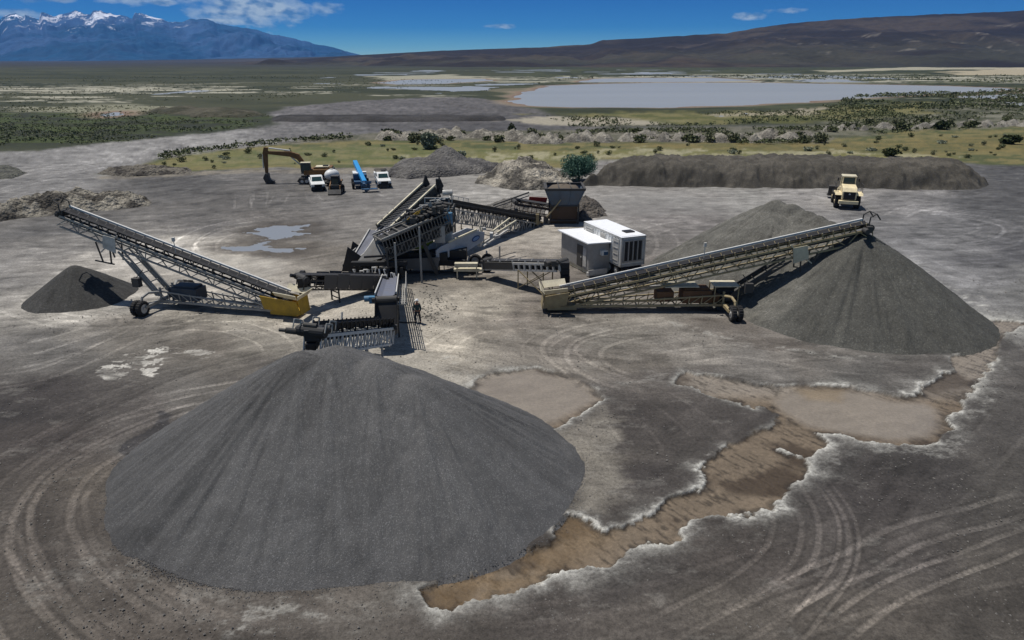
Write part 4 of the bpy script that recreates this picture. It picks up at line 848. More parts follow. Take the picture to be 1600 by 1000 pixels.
# transfer conveyor from the plant toward the camera
tt = P(611, 437, 56.5); th_ = P(603, 471, 42.2)
r, A, L, hb = plain_conv('transfer_conveyor', 'narrow belt conveyor with bright side rails between the plant and the standing person', tt, th_, GC, legs=[(L_, 'dark', 0) for L_ in (5.5, 9.5, 13.0)], w=1.15, th=.9, steel='dark', beltm='bluebelt', rail='chrome', motor='motor', load=False)
ch = MB(r); e = A(L, 0, 0)
ch.quadplate([A(L-.1, -hb-.1, .3), A(L-.1, hb+.1, .3), A(L-.1, hb+.1, .3)+Vector((.1, -1.3, -2.2)), A(L-.1, -hb-.1, .3)+Vector((.1, -1.3, -2.2))], .08)
for s_ in (-1, 1):
    ch.quadplate([A(L-.3, s_*(hb+.12), .4), A(L+.4, s_*(hb+.12), .3), A(L+.4, s_*(hb+.12), .3)+Vector((0, -.9, -2.2)), A(L-.3, s_*(hb+.12), .4)+Vector((0, -.5, -2.5))], .05)
ch.build('chute', 'black', r)
wk = MB(r)
for i in range(12): a = 2+(L-2)*i/11; p = A(a, -(hb+.75), -.2); wk.bar(p, p+Vector((0, 0, 1.05)), .05); wk.bar(A(a, -(hb+.1), -.25), A(a, -(hb+.8), -.25), .06)
for zz in (.55, 1.05): wk.bar(A(2, -(hb+.75), -.2)+Vector((0, 0, zz)), A(L, -(hb+.75), -.2)+Vector((0, 0, zz)), .05)
for s_ in (.15, .3, .45, .6, .75): wk.bar(A(2, -(hb+s_), -.22), A(L, -(hb+s_), -.22), .07, .03)
wk.build('walkway', 'galv', r)
# low side conveyor feeding the yellow hopper
st_ = P(600, 438, 54.6); sh_ = P(470, 436, 49.4)
r, A, L, hb = plain_conv('side_conveyor', 'low dark conveyor with panelled sides feeding the cream-topped yellow hopper at left', st_, sh_, GC, legs=[(L_, 'dark', 0) for L_ in (4.6,)], w=.95, th=.7, steel='dark', lattice='post', pitch=.5, motor='dark', load=False)
sp = MB(r)
for s_ in (-1, 1):
    for i in range(5):
        a = .3+(L-1.9)*i/5; b_ = .3+(L-1.9)*(i+1)/5-.05; up_ = .5+(.08 if i == 3 else 0)
        sp.quadplate([A(a, s_*(hb+.16), -.62), A(b_, s_*(hb+.16), -.62), A(b_, s_*(hb+.16), up_), A(a, s_*(hb+.16), up_)], .03)
sp.build('side_panel', paint_mat('weathered_panel', (86, 84, 82), .7, 0, .6, (120, 114, 106), 6), r)
dh = MB(r); dh.box(A(L-.3, 0, -.1), (.7, 1.2, .6)); dh.tube(A(L-.1, -.8, .05), A(L-.1, .9, .05), .26, 12); dh.box(A(L-.5, .7, .3), (.35, .35, .4)); dh.box(A(L-.4, 0, -.75), (.6, .8, .7), tp=1.3); dh.tube(A(L+.1, .6, .1), A(L+.55, .6, .15), .14, 10); dh.build('drive_head', 'black', r)
# conveyor on an X-braced stand feeding the tan stacker
dt = P(760, 409, 57.8); dh_ = P(880, 411, 52.2)
r, A, L, hb = plain_conv('feed_conveyor', 'short white-sided conveyor on a braced stand passing in front of the grey shed', dt, dh_, GC, legs=[], w=.9, th=.55, steel='light', pitch=.62, lattice='post', web=.12, chord=.14, lift=.22, posts='light', motor='dark', load=False)
sp = MB(r)
for s_ in (-1, 1): sp.quadplate([A(.1, s_*(hb+.17), -.5), A(L*.42, s_*(hb+.17), -.5), A(L*.42, s_*(hb+.17), .12), A(.1, s_*(hb+.17), .12)], .03)
sp.build('side_panel', 'dark', r)
inn = MB(r); inn.quadplate([A(.3, 0, -.5), A(L-.2, 0, -.5), A(L-.2, 0, -.05), A(.3, 0, -.05)], .3); inn.build('belt_housing', 'black', r)
sg = MB(r); q = lambda a, s_, z: Vector((A(a, s_, 0).x, A(a, s_, 0).y, z))
for s_ in (-.6, .6):
    z0 = A(L*.55, 0, 0).z-.6; sg.bar(q(L*.5, s_, 0), q(L*.5, s_, z0), .10); sg.bar(q(L*.82, s_, 0), q(L*.82, s_, z0+.3), .10)
    sg.bar(q(L*.5, s_, .1), q(L*.82, s_, z0+.2), .07); sg.bar(q(L*.5, s_, z0), q(L*.82, s_, .1), .07)
sg.build('support_stand', 'tan', r)
cc = MB(r); e = A(L, 0, 0)
for i in range(5):
    z1 = e.z+.15-i*.52; y1 = -.0-i*i*.05; cc.box((e.x+.1+i*.03, e.y+y1-.05, z1-.26), (.75-.02*i, .8-.02*i, .53))
cc.build('chute', 'black', r, bevel=.05)
# ---------------------------------------------------------------- incline conveyor from the feeder to the plant
fc_t = P(838, 349, 78.5); fc_h = P(694, 325, 66.0)
r, A, L, hb = plain_conv('incline_conveyor', 'long dark conveyor rising from the red-marked feeder to the top of the plant', fc_t, fc_h, GC, legs=[(4.0, 'dark', 0), (9, 'dark', 0), (12.5, 'tan', 1)], w=1.3, th=1.25, steel='galv', pitch=.75, lattice='both', lift=.5, rail='dark', posts='black', web=.07, load=False, motor='motor')
sk = MB(r)
for s_ in (-1, 1):
    sk.quadplate([A(.3, s_*(hb+.05), .35), A(L-.2, s_*(hb+.05), .35), A(L-.2, s_*(hb+.12), .95), A(.3, s_*(hb+.12), .95)], .03)
for i in range(19): a = .5+(L-1)*i/18; sk.bar(A(a, (hb+.17), -.1), A(a, (hb+.17), 1.0), .06)
sk.build('belt_skirt', 'black', r)
hr = MB(r)
for i in range(7): a = L-4.8+i*.8; hr.bar(A(a, hb+.5, 0), A(a, hb+.5, 1.35), .05)
hr.bar(A(L-4.8, hb+.5, 1.35), A(L, hb+.5, 1.35), .05); hr.bar(A(L-4.8, hb+.5, .8), A(L, hb+.5, .8), .05); hr.build('handrail', 'light', r)
# ---------------------------------------------------------------- screening plant
root = empty('screening_plant', (-9, 60, 0), 0, label='big dark screening plant with steep belts and pale grey chassis in mid yard', cat='screening plant')
Tb = P(556, 409, 58.5); Hb_ = P(678, 301, 66.5)
A, L, hb = conveyor(root, Tb, Hb_, w=1.25, th=1.1, steel='dark', beltm='bluebelt', pitch=.9, lattice='both', lift=.45, rail='light', posts='dark', web=.08, chord=.16, load=False, motor='dark')
sd = MB(root)
for s_ in (-1, 1): sd.quadplate([A(4.2, s_*(hb+.2), -.3), A(L-.3, s_*(hb+.2), -.3), A(L-.3, s_*(hb+.2), 1.0), A(4.2, s_*(hb+.2), .8)], .06)
for i in range(9):
    a = 4.2+(L-4.6)*i/8
    for s_ in (-1, 1): sd.bar(A(a, s_*(hb+.26), -.3), A(a, s_*(hb+.26), 1.05), .10)
sd.build('side_plate', 'dark', root)
gr = MB(root)
for i in range(26): a = 4.4+(L-4.9)*i/25; gr.bar(A(a, -hb, .82), A(a, hb, .82), .09)
gr.build('grizzly_bars', paint_mat('worn_bars', (104, 102, 98), .6, 0, .4), root)
rl = MB(root)
for s_ in (-1, 1): rl.bar(A(4.2, s_*(hb+.22), .9), A(L-.2, s_*(hb+.22), 1.1), .16, .14)
rl.build('top_rail', 'cream', root)
he = MB(root)
for s_ in (-1, 1): he.prism([(-.1, -.2), (.9, -.1), (.3, .8), (-.1, .6)], 0, .1, 'x') if False else he.quadplate([A(L-.4, s_*(hb+.3), .2), A(L+.6, s_*(hb+.3), .5), A(L+.5, s_*(hb+.3), 1.6), A(L-.2, s_*(hb+.3), 1.0)], .12)
he.tube(A(L, -hb-.5, .4), A(L, hb+.5, .4), .3, 12); he.box(A(L+.2, hb+.3, 1.2), (.4, .5, .6)); he.build('head_housing', 'black', root)
# lower wing: tail of the steep belt, pointed shield
tl = MB(root); c = Tb
tl.prism([(c.x-1.1, .6), (c.x+1.3, .6), (c.x+1.3, 1.5), (c.x-.4, 2.8)], c.y-.9, c.y-.8, 'y'); tl.prism([(c.x-1.1, .6), (c.x+1.3, .6), (c.x+1.3, 1.5), (c.x-.4, 2.8)], c.y+1.1, c.y+1.2, 'y')
tl.box((c.x+.1, c.y+.1, .9), (2.2, 1.9, .6)); tl.build('tail_guard', 'black', root)
cn = MB(root); cn.box((c.x+.6, c.y-.6, .18), (2.6, 1.4, .36)); cn.build('footing_block', 'concrete', root, bevel=.03)
# screen box: long dark lattice body, rising to the right
S0 = P(600, 401, 57.2); S1 = P(700, 357, 60.5)
S, SE, d_, s_v, u_v, LS = conv_frame(S0, S1); Q = lambda t, s_, u: S+d_*t+s_v*s_+u_v*u
hgt = 1.75; wd = 1.0
sb = MB(root)
for s_ in (-wd, wd):
    for u in (0, hgt*.5, hgt): sb.bar(Q(0, s_, u), Q(LS, s_, u), .10)
    for i in range(23): t = LS*i/22; sb.bar(Q(t, s_, 0), Q(t, s_, hgt), .06)
    for i in range(7): t = LS*i/7; sb.bar(Q(t, s_, 0), Q(t+LS/7, s_, hgt*.5), .07)
for i in range(8): t = LS*i/7; sb.bar(Q(t, -wd, hgt), Q(t, wd, hgt), .12); sb.bar(Q(t, -wd, 0), Q(t, wd, 0), .12)
sb.build('screen_frame', 'midsteel', root)
for s_ in (-1, 1): sp = MB(root); sp.quadplate([Q(0, s_*(wd-.08), 0), Q(LS, s_*(wd-.08), 0), Q(LS, s_*(wd-.08), hgt*.42), Q(0, s_*(wd-.08), hgt*.42)], .04); sp.build('screen_side', 'black', root)
sc_ = MB(root)
for u, dd in ((.35, .1), (1.1, .1), (1.6, .1)): sc_.quadplate([Q(.1, -wd+.12, u), Q(LS-.1, -wd+.12, u), Q(LS-.1, wd-.12, u), Q(.1, wd-.12, u)], dd)
sc_.quadplate([Q(.9, -wd+.5, .2), Q(LS*.6, -wd+.5, .2), Q(LS*.6, -wd+.5, 1.4), Q(.9, -wd+.5, 1.4)], .1); sc_.build('screen_deck', 'black', root)
tr = MB(root); tr.bar(Q(0, -wd-.12, hgt+.12), Q(LS*.75, -wd-.12, hgt+.12), .10, .12); tr.bar(Q(0, wd, hgt+.1), Q(LS*.7, wd, hgt+.1), .10, .12); tr.build('deck_rim', 'galv', root)
mx = random.Random(3)
# machinery crowded on the deck
yb = MB(root)
for i in range(3): yb.bar(Q(3.1+i*.4, -.2, hgt+.4), Q(4.2+i*.25, .1, hgt+.85), .08)
yb.build('yellow_guard', 'yellow', root)
mc = MB(root)
for i in range(26):
    t = mx.uniform(3.3, LS-.2); q = Q(t, mx.uniform(-wd, wd), hgt+mx.uniform(.2, .75)); mc.box(q, (mx.uniform(.15, .6), mx.uniform(.2, .6), mx.uniform(.2, .7)), Matrix.Rotation(mx.uniform(0, 3), 3, 'Z'))
for i in range(8): t = 3.5+i*.5; mc.tube(Q(t, -wd-.1, hgt+.35), Q(t+.1, wd, hgt+.5), .13, 8)
mc.build('vibrator_drive', 'dark', root)
pp = MB(root)
for i in range(9):
    t = mx.uniform(2.5, LS); a = Q(t, -wd-.15, hgt+mx.uniform(0, .4)); pp.path([a, a+Vector((mx.uniform(-.3, .3), -.1, mx.uniform(.3, .8))), a+Vector((mx.uniform(.2, 1.2), -.05, mx.uniform(.2, .9)))], .05)
pp.build('water_pipe', 'light', root)
gp2 = MB(root)
for i in range(16): q = Q(mx.uniform(2.8, LS+.3), mx.uniform(-wd-.1, .2), hgt+mx.uniform(-.5, 1.0)); gp2.box(q, (mx.uniform(.1, .5), .06, mx.uniform(.1, .45)), Matrix.Rotation(mx.uniform(-.6, .6), 3, 'Y'))
gp2.build('guard_panel', 'galv', root)
bh = MB(root)
for i in range(4): a = Q(3.5+i*.8, -wd-.12, hgt*.9); bh.path([a, a+Vector((.4, -.1, -.5)), a+Vector((.9, -.1, -.3)), a+Vector((1.2, 0, .2))], .05)
bh.build('blue_hose', 'motor', root)
# head tower under the incline conveyor
tw = MB(root); c = P(689, 345, 64.5); x0, y0 = c.x, 64.6
for sx in (-1.3, 1.2):
    for sy in (-1.3, 1.3): tw.bar((x0+sx, y0+sy, 0), (x0+sx, y0+sy, 4.9), .18)
for z in (1.6, 3.2, 4.9):
    for s_ in (-1.3, 1.3): tw.bar((x0-1.3, y0+s_, z), (x0+1.2, y0+s_, z), .14)
    for s_ in (-1.3, 1.2): tw.bar((x0+s_, y0-1.3, z), (x0+s_, y0+1.3, z), .14)
tw.bar((x0-1.3, y0-1.3, .2), (x0+1.2, y0-1.3, 3.2), .08); tw.build('head_tower', 'midsteel', root)
bx = MB(root); bx.box((x0-.1, y0, 4.0), (2.2, 2.2, 1.4), tp=.8); bx.box((x0-.1, y0, 2.8), (1.5, 1.5, 1.0)); bx.build('crusher_box', 'black', root, bevel=.05)
wr = MB(root)
for a, b_ in (((-1.3, -1.4, 4.9), (-1.3, -1.4, 6.0)), ((.9, -1.4, 4.9), (1.0, -1.4, 6.0)), ((-1.3, -1.4, 6.0), (1.0, -1.4, 6.0)), ((-1.3, -1.4, 5.5), (1, -1.4, 5.5)), ((1.0, -1.4, 6), (.7, -1.4, 4.4)), ((1, -1.4, 6), (1, 1.2, 6)), ((1, 1.2, 6), (1, 1.2, 4.9))): wr.bar(Vector(a)+Vector((x0, y0, 0)), Vector(b_)+Vector((x0, y0, 0)), .10)
wr.build('handrail', 'light', root)
sil = MB(root); sil.tube((x0+.3, y0-.4, 6.3), (x0+1.2, y0-.4, 6.35), .26, 12); sil.build('silencer', 'light', root)
mt = MB(root); m0 = P(701, 349, 62.5); mt.tube((m0.x, m0.y, m0.z-.1), (m0.x, m0.y, m0.z+1.0), .38, 16); mt.box((m0.x-.45, m0.y, m0.z+.7), (.5, .5, .4)); mt.box((m0.x-1.1, m0.y, m0.z+.75), (.8, .5, .4)); mt.build('blue_motor', 'motor', root)
for px, w_, hh in ((687, .95, 1.5), (701, .7, 1.6)):
    q = P(px, 366, 59.2 if px < 690 else 61); cb = MB(root); cb.box((q.x, q.y, q.z), (w_, .35, hh)); cb.bar((q.x-w_*.3, q.y, q.z-hh/2), (q.x-w_*.3, q.y, 0), .07); cb.bar((q.x+w_*.3, q.y, q.z-hh/2), (q.x+w_*.3, q.y, 0), .07)
    cb.box((q.x, q.y-.19, q.z), (w_*.8, .02, hh*.85)); cb.build('control_cabinet', 'grey' if px < 690 else 'white', root, bevel=.02)
lm = MB(root); q = P(661, 382, 60.2); lm.box((q.x, q.y, q.z), (2.1, .3, 1.3), tp=.85); lm.build('lime_panel', 'green', root)
pl_ = MB(root)
a_, b_p, c_p, d_p = P(553, 417, 57.0), P(606, 401, 56.9), P(606, 372, 57.9), P(588, 372, 58.2)
pl_.quadplate([a_, b_p, c_p, d_p], .1); pl_.build('chute_side', paint_mat('dull_grey_plate', (128, 126, 122), .6, 0, .5), root)
wb = MB(root); q0, q1, q2, q3 = P(549, 409, 58.0), P(563, 409, 57.8), P(594, 362, 60.4), P(578, 360, 60.6)
wb.quadplate([q0, q1, q2, q3], .08); w_o = wb.build('wing_belt', 'bluebelt', root)
for u0, u1 in ((q0, q3), (q1, q2)): wr_ = MB(root); wr_.bar(u0+Vector((0, 0, .1)), u1+Vector((0, 0, .1)), .12, .2); wr_.build('wing_rail', 'light', w_o)
# chassis, gooseneck plate with the blue oval
ch = MB(root)
g = [P(600, 420, 57.6), P(690, 424, 57.8)]
ch.box((-7.9, 59.6, 1.0), (7.5, 1.6, .5)); ch.box((-8.5, 59.5, 1.6), (5.5, 1.8, .8)); ch.box((-4.9, 60.2, 1.5), (1.6, 1.8, 1.1))
for i in range(5): x = -11+i*1.5; ch.bar((x, 58.6, .1), (x, 58.6, 1.3), .14)
ch.bar((-11.5, 58.5, .25), (-3.0, 58.5, .25), .18); ch.build('chassis', 'black', root, bevel=.03)
cp_ = MB(root); cp_.quadplate([(-11.0, 58.3, .7), (-6.6, 58.3, .5), (-6.4, 58.3, 1.7), (-10.6, 58.3, 1.5)], .08); cp_.build('chassis_plate', paint_mat('shaded_grey_plate', (112, 110, 108), .6, 0, .5), root)
gn = MB(root); a = P(682, 402, 58.4); b_ = P(756, 366, 61.8)
gd = (b_-a).normalized(); gs = gd.cross(Vector((0, 0, 1))).normalized()
for off in (0, 1.5):
    o_ = -gs*off; k = lambda t, u: a.lerp(b_, t)+Vector((0, 0, u))+o_
    n = len(gn.v); pts = [k(0, -.5), k(.45, -.55), k(.55, -.9), k(.75, -.75), k(1, -.6), k(1.02, .15), k(.85, .62), k(.1, .75), k(0, .6)]
    gn.add(pts+[q-gs*.14 for q in pts], [tuple(range(9)), tuple(range(17, 8, -1))]+[(i, i+9, (i+1) % 9+9, (i+1) % 9) for i in range(9)])
for t in (.1, .3, .5, .7, .9): gn.bar(a.lerp(b_, t)+Vector((0, 0, .1)), a.lerp(b_, t)-gs*1.5+Vector((0, 0, .1)), .14)
gp = gn.build('gooseneck', paint_mat('pale_blue_grey_paint', (176, 180, 186), .5, 0, .3), root)
ov = MB(root); c = a.lerp(b_, .82)+Vector((0, 0, -.02))+gs*.03; vs = []
for q in (0, .02):
    for i in range(24): t = math.tau*i/24; vs.append(c+gd*math.cos(t)*.46+Vector((0, 0, 1))*math.sin(t)*.25+gs*q)
ov.add(vs, [tuple(range(24)), tuple(range(47, 23, -1))]+[(i, 24+i, 24+(i+1) % 24, (i+1) % 24) for i in range(24)]); ovo = ov.build('oval_badge', paint_mat('badge_blue', (28, 66, 120), .5, 0, .1), gp)
iv = MB(root); vs = []
for q in (.025, .035):
    for i in range(24): t = math.tau*i/24; vs.append(c+gd*math.cos(t)*.36+Vector((0, 0, 1))*math.sin(t)*.16+gs*q)
iv.add(vs, [tuple(range(24)), tuple(range(47, 23, -1))]); iv.build('badge_centre', paint_mat('badge_pale', (120, 150, 190), .5, 0, .1), gp)
gy = MB(root); gy.bar(a.lerp(b_, .25)+Vector((0, 0, .85)), a.lerp(b_, .85)+Vector((0, 0, .75)), .16); gy.build('yellow_rail', 'cream', root)
jk = MB(root); e = P(760, 372, 62.2)
for i in range(7): q = e+Vector((mx.uniform(-1.6, 1.2), mx.uniform(-1, 1.5), mx.uniform(-.6, .9))); jk.box(q, (mx.uniform(.2, .8), .3, mx.uniform(.2, .6)), Matrix.Rotation(mx.uniform(0, 3), 3, 'Z'))
jk.bar(e+Vector((-.3, 0, -.8)), e+Vector((2.0, 3, .1)), .14); jk.bar(e+Vector((-.3, 1.4, -.8)), e+Vector((2.0, 4.4, .1)), .14); jk.bar(e+Vector((0, 0, -1.2)), (e.x, e.y, 0), .16); jk.bar(e+Vector((1.2, 1.5, -1.2)), (e.x+1.2, e.y+1.5, 0), .16)
jk.build('drawbar', 'light', root)
hy = MB(root); hy.bar(e+Vector((-.6, -.2, 1.2)), e+Vector((-.2, -.1, -.5)), .12); hy.bar(e+Vector((.6, .3, .6)), e+Vector((2.2, 2.2, 1.4)), .14); hy.bar(e+Vector((1, 1.4, .2)), e+Vector((2.8, 3, 1.0)), .12); hy.build('hydraulic_ram', 'cream', root)
for x, y in ((-3.4, 59.0), (-2.3, 59.3), (-3.4, 61.4), (-2.3, 61.6)): add_wheel(root, root, (x, y, .55), (.12, 1, 0), .55, .4, 'light')
for px, yb_, top in ((605, 56.0, 3.2), (618, 56.0, 3.6), (657, 56.2, 4.9), (640, 59.5, 3), (590, 59, 2.2)):
    lg = MB(root); q = P(px, 400, yb_); lg.bar((q.x, yb_, 0), (q.x, yb_, top), .15); lg.build('support_leg', 'galv' if px in (657, 618) else 'dark', root)
q = P(672, 380, 58); lg = MB(root); lg.bar((q.x-.6, 58, 3.2), (q.x+.5, 58, .2), .28); lg.build('support_leg', 'dark', root)
# under-belt pipes and white hoses at the near corner
wp = MB(root)
for i in range(12):
    x = -13.6+i*.33+mx.uniform(-.1, .1); y = 55.6+mx.uniform(-.4, .6); z = mx.uniform(.9, 1.5); wp.path([(x, y, .1), (x, y, z), (x+mx.uniform(-.2, .5), y-.3, z+.1), (x+mx.uniform(0, .5), y-.6, .3)], .055)
wp.build('white_pipe', 'chrome', root)
cl = MB(root)
for i in range(22): cl.box((mx.uniform(-13.5, -9.2), mx.uniform(55.6, 57.4), mx.uniform(.3, 1.3)), (mx.uniform(.2, .9), mx.uniform(.2, .6), mx.uniform(.15, .6)), Matrix.Rotation(mx.uniform(0, 3), 3, 'Z'))
cl.bar((-13.8, 56.6, 1.6), (-9, 56.4, 1.7), .5, .35); cl.bar((-12.6, 56.2, 2.3), (-10.0, 56.4, 2.4), .16); cl.build('lower_machinery', 'black', root)
cr = MB(root); cr.box((-4.0, 57.4, 1.3), (2.0, .5, .28)); cr.box((-3.8, 57.7, .75), (2.6, .6, .2)); cr.bar((-4.8, 57.4, 0), (-4.8, 57.4, 1.2), .1); cr.bar((-3.1, 57.4, 0), (-3.1, 57.4, 1.2), .1); cr.build('step_frame', 'cream', root)

# ---------------------------------------------------------------- feed hopper with apron feeder
fh_ = empty('feed_hopper', (6.1, 80.2, 0), 0, label='large flared grey steel hopper with a dark rim, standing behind the generator container', cat='hopper')
m = MB()
def frus(m, b, t, z0, z1, cx=0, cy=0, th=.08):
    (bx0, by0), (tx, ty) = b, t
    B = [Vector((cx+sx*bx0/2, cy+sy*by0/2, z0)) for sx, sy in ((-1, -1), (1, -1), (1, 1), (-1, 1))]; T_ = [Vector((cx+sx*tx/2, cy+sy*ty/2, z1)) for sx, sy in ((-1, -1), (1, -1), (1, 1), (-1, 1))]
    for i in range(4): j = (i+1) % 4; m.quadplate([B[i], B[j], T_[j], T_[i]], th)
frus(m, (2.9, 2.6), (4.4, 4.0), 2.1, 4.0); hb2 = m.build('hopper_bin', 'hopper', fh_)
m = MB()
for sx in (-1, -.33, .33, 1):
    m.bar((sx*1.43, -1.37, 2.1), (sx*2.15, -2.07, 4.0), .14)
for sy in (-.5, .5): m.bar((-1.5, sy*1.8, 2.1), (-2.25, sy*2.6, 4.0), .14)
m.build('stiffener', 'hopper', hb2)
m = MB()
for s_ in (-1, 1): m.box((0, s_*2.05, 4.12), (4.6, .22, .26)); m.box((s_*2.25, 0, 4.12), (.22, 3.9, .26))
for i in range(4): m.bar((-2.1+i*1.4, -1.9, 4.25), (-2.1+i*1.4, 1.9, 4.35), .10)
m.build('top_rim', 'dark', fh_); m = MB(); m.blob((0, 0, 3.75), 1.9, 5, 16, 8, (1, .9, .32), .12); m.build('fill', paint_mat('damp_earth', (96, 86, 74), .9, 0, .5), fh_, smooth=True)
m = MB(); m.box((0, 0, 1.05), (3.0, 2.6, 2.06)); m.build('lower_casing', 'brown', fh_, bevel=.03)
for sx in (-1, 1):
    for sy in (-1, 1): m = MB(); m.bar((sx*1.62, sy*1.42, 0), (sx*1.62, sy*1.42, 2.4), .2); m.build('support_leg', 'dark', fh_)
for z in (.4, 2.1): m = MB(); m.bar((-1.62, -1.45, z), (1.62, -1.45, z), .16); m.build('cross_brace', 'dark', fh_)
fe = empty('belt_feeder', (2.6, 78.6, 0), 0, label='dark belt feeder with a red guard between the grey hopper and the rising conveyor', cat='feeder')
A, L, hb = conveyor(fe, (5.2, 79.8, 1.6), (.2, 78.6, 2.6), w=1.4, th=1.0, steel='brown', lattice='post', posts='dark', motor='dark', load=False)
m = MB(fe); m.quadplate([A(1, hb+.3, .1), A(3.2, hb+.3, .1), A(3.2, hb+.3, .75), A(1, hb+.3, .95)], .06); m.build('red_guard', 'red', fe)
m = MB(fe)
for i in range(14): m.box((mx.uniform(-.6, 4.4), mx.uniform(77.4, 79.3), mx.uniform(.3, 1.7)), (mx.uniform(.2, 1.0), mx.uniform(.2, .8), mx.uniform(.2, .9)), Matrix.Rotation(mx.uniform(0, 3), 3, 'Z'))
m.bar((-2.2, 78.8, 2.2), (2.0, 79.4, 3.6), .16); m.bar((-2.2, 78.8, 1.9), (2.0, 79.4, 3.2), .10); m.build('gearbox', 'midsteel', fe)
m = MB(fe); m.bar((4.0, 77.8, 1.0), (5.6, 77.9, 3.0), .14); m.box((2.9, 77.2, .9), (.35, .3, 1.2)); m.bar((2.2, 77.3, .7), (3.6, 77.2, .5), .12); m.build('brace', 'tan', fe)

# ---------------------------------------------------------------- shed and generator container
az = math.radians(-24)
sh2 = empty('control_shed', (6.9, 61.4, 0), -az, label='small grey shed with a flat white overhanging roof and a wall air conditioner', cat='shed')
W_, L_, H_ = 2.5, 5.2, 2.45
# local: long side along Y, near end at -Y
m = MB(); m.box((0, 0, .35+H_/2), (W_, L_, H_))
for i in range(int(L_/.2)): m.box((-W_/2-.008, -L_/2+.1+i*.2, .35+H_/2), (.016, .02, H_-.04))
m.build('wall', 'grey', sh2)
m = MB(); m.box((0, 0, .18), (W_-.1, L_-.1, .3))
for y in (-2.2, 0, 2.2): m.box((0, y, .06), (W_-.2, .3, .12))
m.build('skid_base', 'cream', sh2)
m = MB()
for y0_, y1_ in ((-L_/2-.28, L_/2+.28),): m.prism([(-W_/2-.30, H_+.42), (W_/2+.28, H_+.30), (W_/2+.28, H_+.40), (-W_/2-.30, H_+.52)], y0_, y1_, 'y')
m.build('roof', 'roof', sh2)
m = MB(); m.box((-W_/2-.03, -1.0, 1.4), (.06, .95, 1.95)); dr = m.build('door', 'dark', sh2); m = MB(); m.box((-W_/2-.04, -1.9, 1.45), (.03, .6, 1.7)); m.build('wall_panel', 'light', sh2)
m = MB(); m.box((-W_/2-.09, -1.35, 1.35), (.06, .08, .12)); m.build('handle', 'chrome', dr)
m = MB(); m.box((.15, -L_/2-.22, 1.95), (.62, .44, .42)); ac = m.build('air_conditioner', 'white', sh2, bevel=.02)
m = MB(); m.box((.22, -L_/2-.445, 1.93), (.44, .02, .3)); m.build('grille', 'dblue', ac)
m = MB(); m.box((-.7, -L_/2-.7, .42), (1.9, .06, .45)); m.box((-.7, -L_/2-.4, .2), (1.7, .5, .3)); m.build('step_board', 'light', sh2)
gc = empty('generator_container', (9.3, 61.2, 0), -math.radians(-22.5), label='white shipping-container generator on a wheeled trailer, tall dark vents in its near end', cat='container')
W_, L_, H_, Z0 = 2.44, 6.9, 2.6, 1.0
m = MB(); m.box((0, 0, Z0+H_/2), (W_-.08, L_-.08, H_-.1))
for i in range(26):
    y = -L_/2+.25+i*(L_-.5)/25
    if i % 2 == 0 and not (y > 1.5 and y < 3.2): m.box((-W_/2+.02, y, Z0+H_/2), (.05, .13, H_-.3)); m.box((W_/2-.02, y, Z0+H_/2), (.05, .13, H_-.3))
bd = m.build('container_wall', 'white', gc)
m = MB()
for sx in (-1, 1):
    for sy in (-1, 1): m.box((sx*(W_/2-.06), sy*(L_/2-.06), Z0+H_/2), (.14, .14, H_))
    m.box((sx*(W_/2-.05), 0, Z0+.06), (.12, L_, .16)); m.box((sx*(W_/2-.05), 0, Z0+H_-.06), (.12, L_, .13))
for sy in (-1, 1): m.box((0, sy*(L_/2-.05), Z0+.08), (W_, .12, .2)); m.box((0, sy*(L_/2-.05), Z0+H_-.1), (W_, .12, .22))
m.build('corner_post', 'light', gc)
m = MB(); m.box((0, 0, Z0+H_+.02), (W_+.02, L_+.02, .05)); m.box((0, 0, Z0+H_+.06), (W_-.3, L_-.4, .04)); rf = m.build('roof', 'roof', gc)
m = MB(); m.box((.35, -1.9, Z0+H_+.12), (.9, .75, .12)); m.build('roof_exhaust', 'black', rf)
m = MB()
for i in range(4): m.box((-.75+i*.46, -L_/2-.015, Z0+1.35), (.27, .07, 1.75))
m.build('vent_slot', 'black', gc)
m = MB()
for i in range(5): m.box((-.98+i*.46, -L_/2-.05, Z0+1.35), (.09, .08, 1.85))
m.box((0, -L_/2-.05, Z0+.45), (2.1, .08, .12)); m.box((0, -L_/2-.05, Z0+2.3), (2.1, .08, .10)); m.build('vent_frame', 'grey', gc)
m = MB()
for j in range(9): m.box((-W_/2-.02, 2.35, Z0+.5+j*.22), (.06, 1.5, .11))
m.build('louvre', 'light', gc)
for y in (-.2, -2.55):
    m = MB(); m.box((-W_/2-.01, y, Z0+1.25), (.06, .85 if y > -1 else 1.0, 2.2)); dd = m.build('side_door', 'light', gc)
    for z in (.45, 1.0, 1.55, 2.1): m = MB(); m.box((-W_/2-.05, y, Z0+z), (.04, .75, .07)); m.build('door_bar', 'grey', dd)
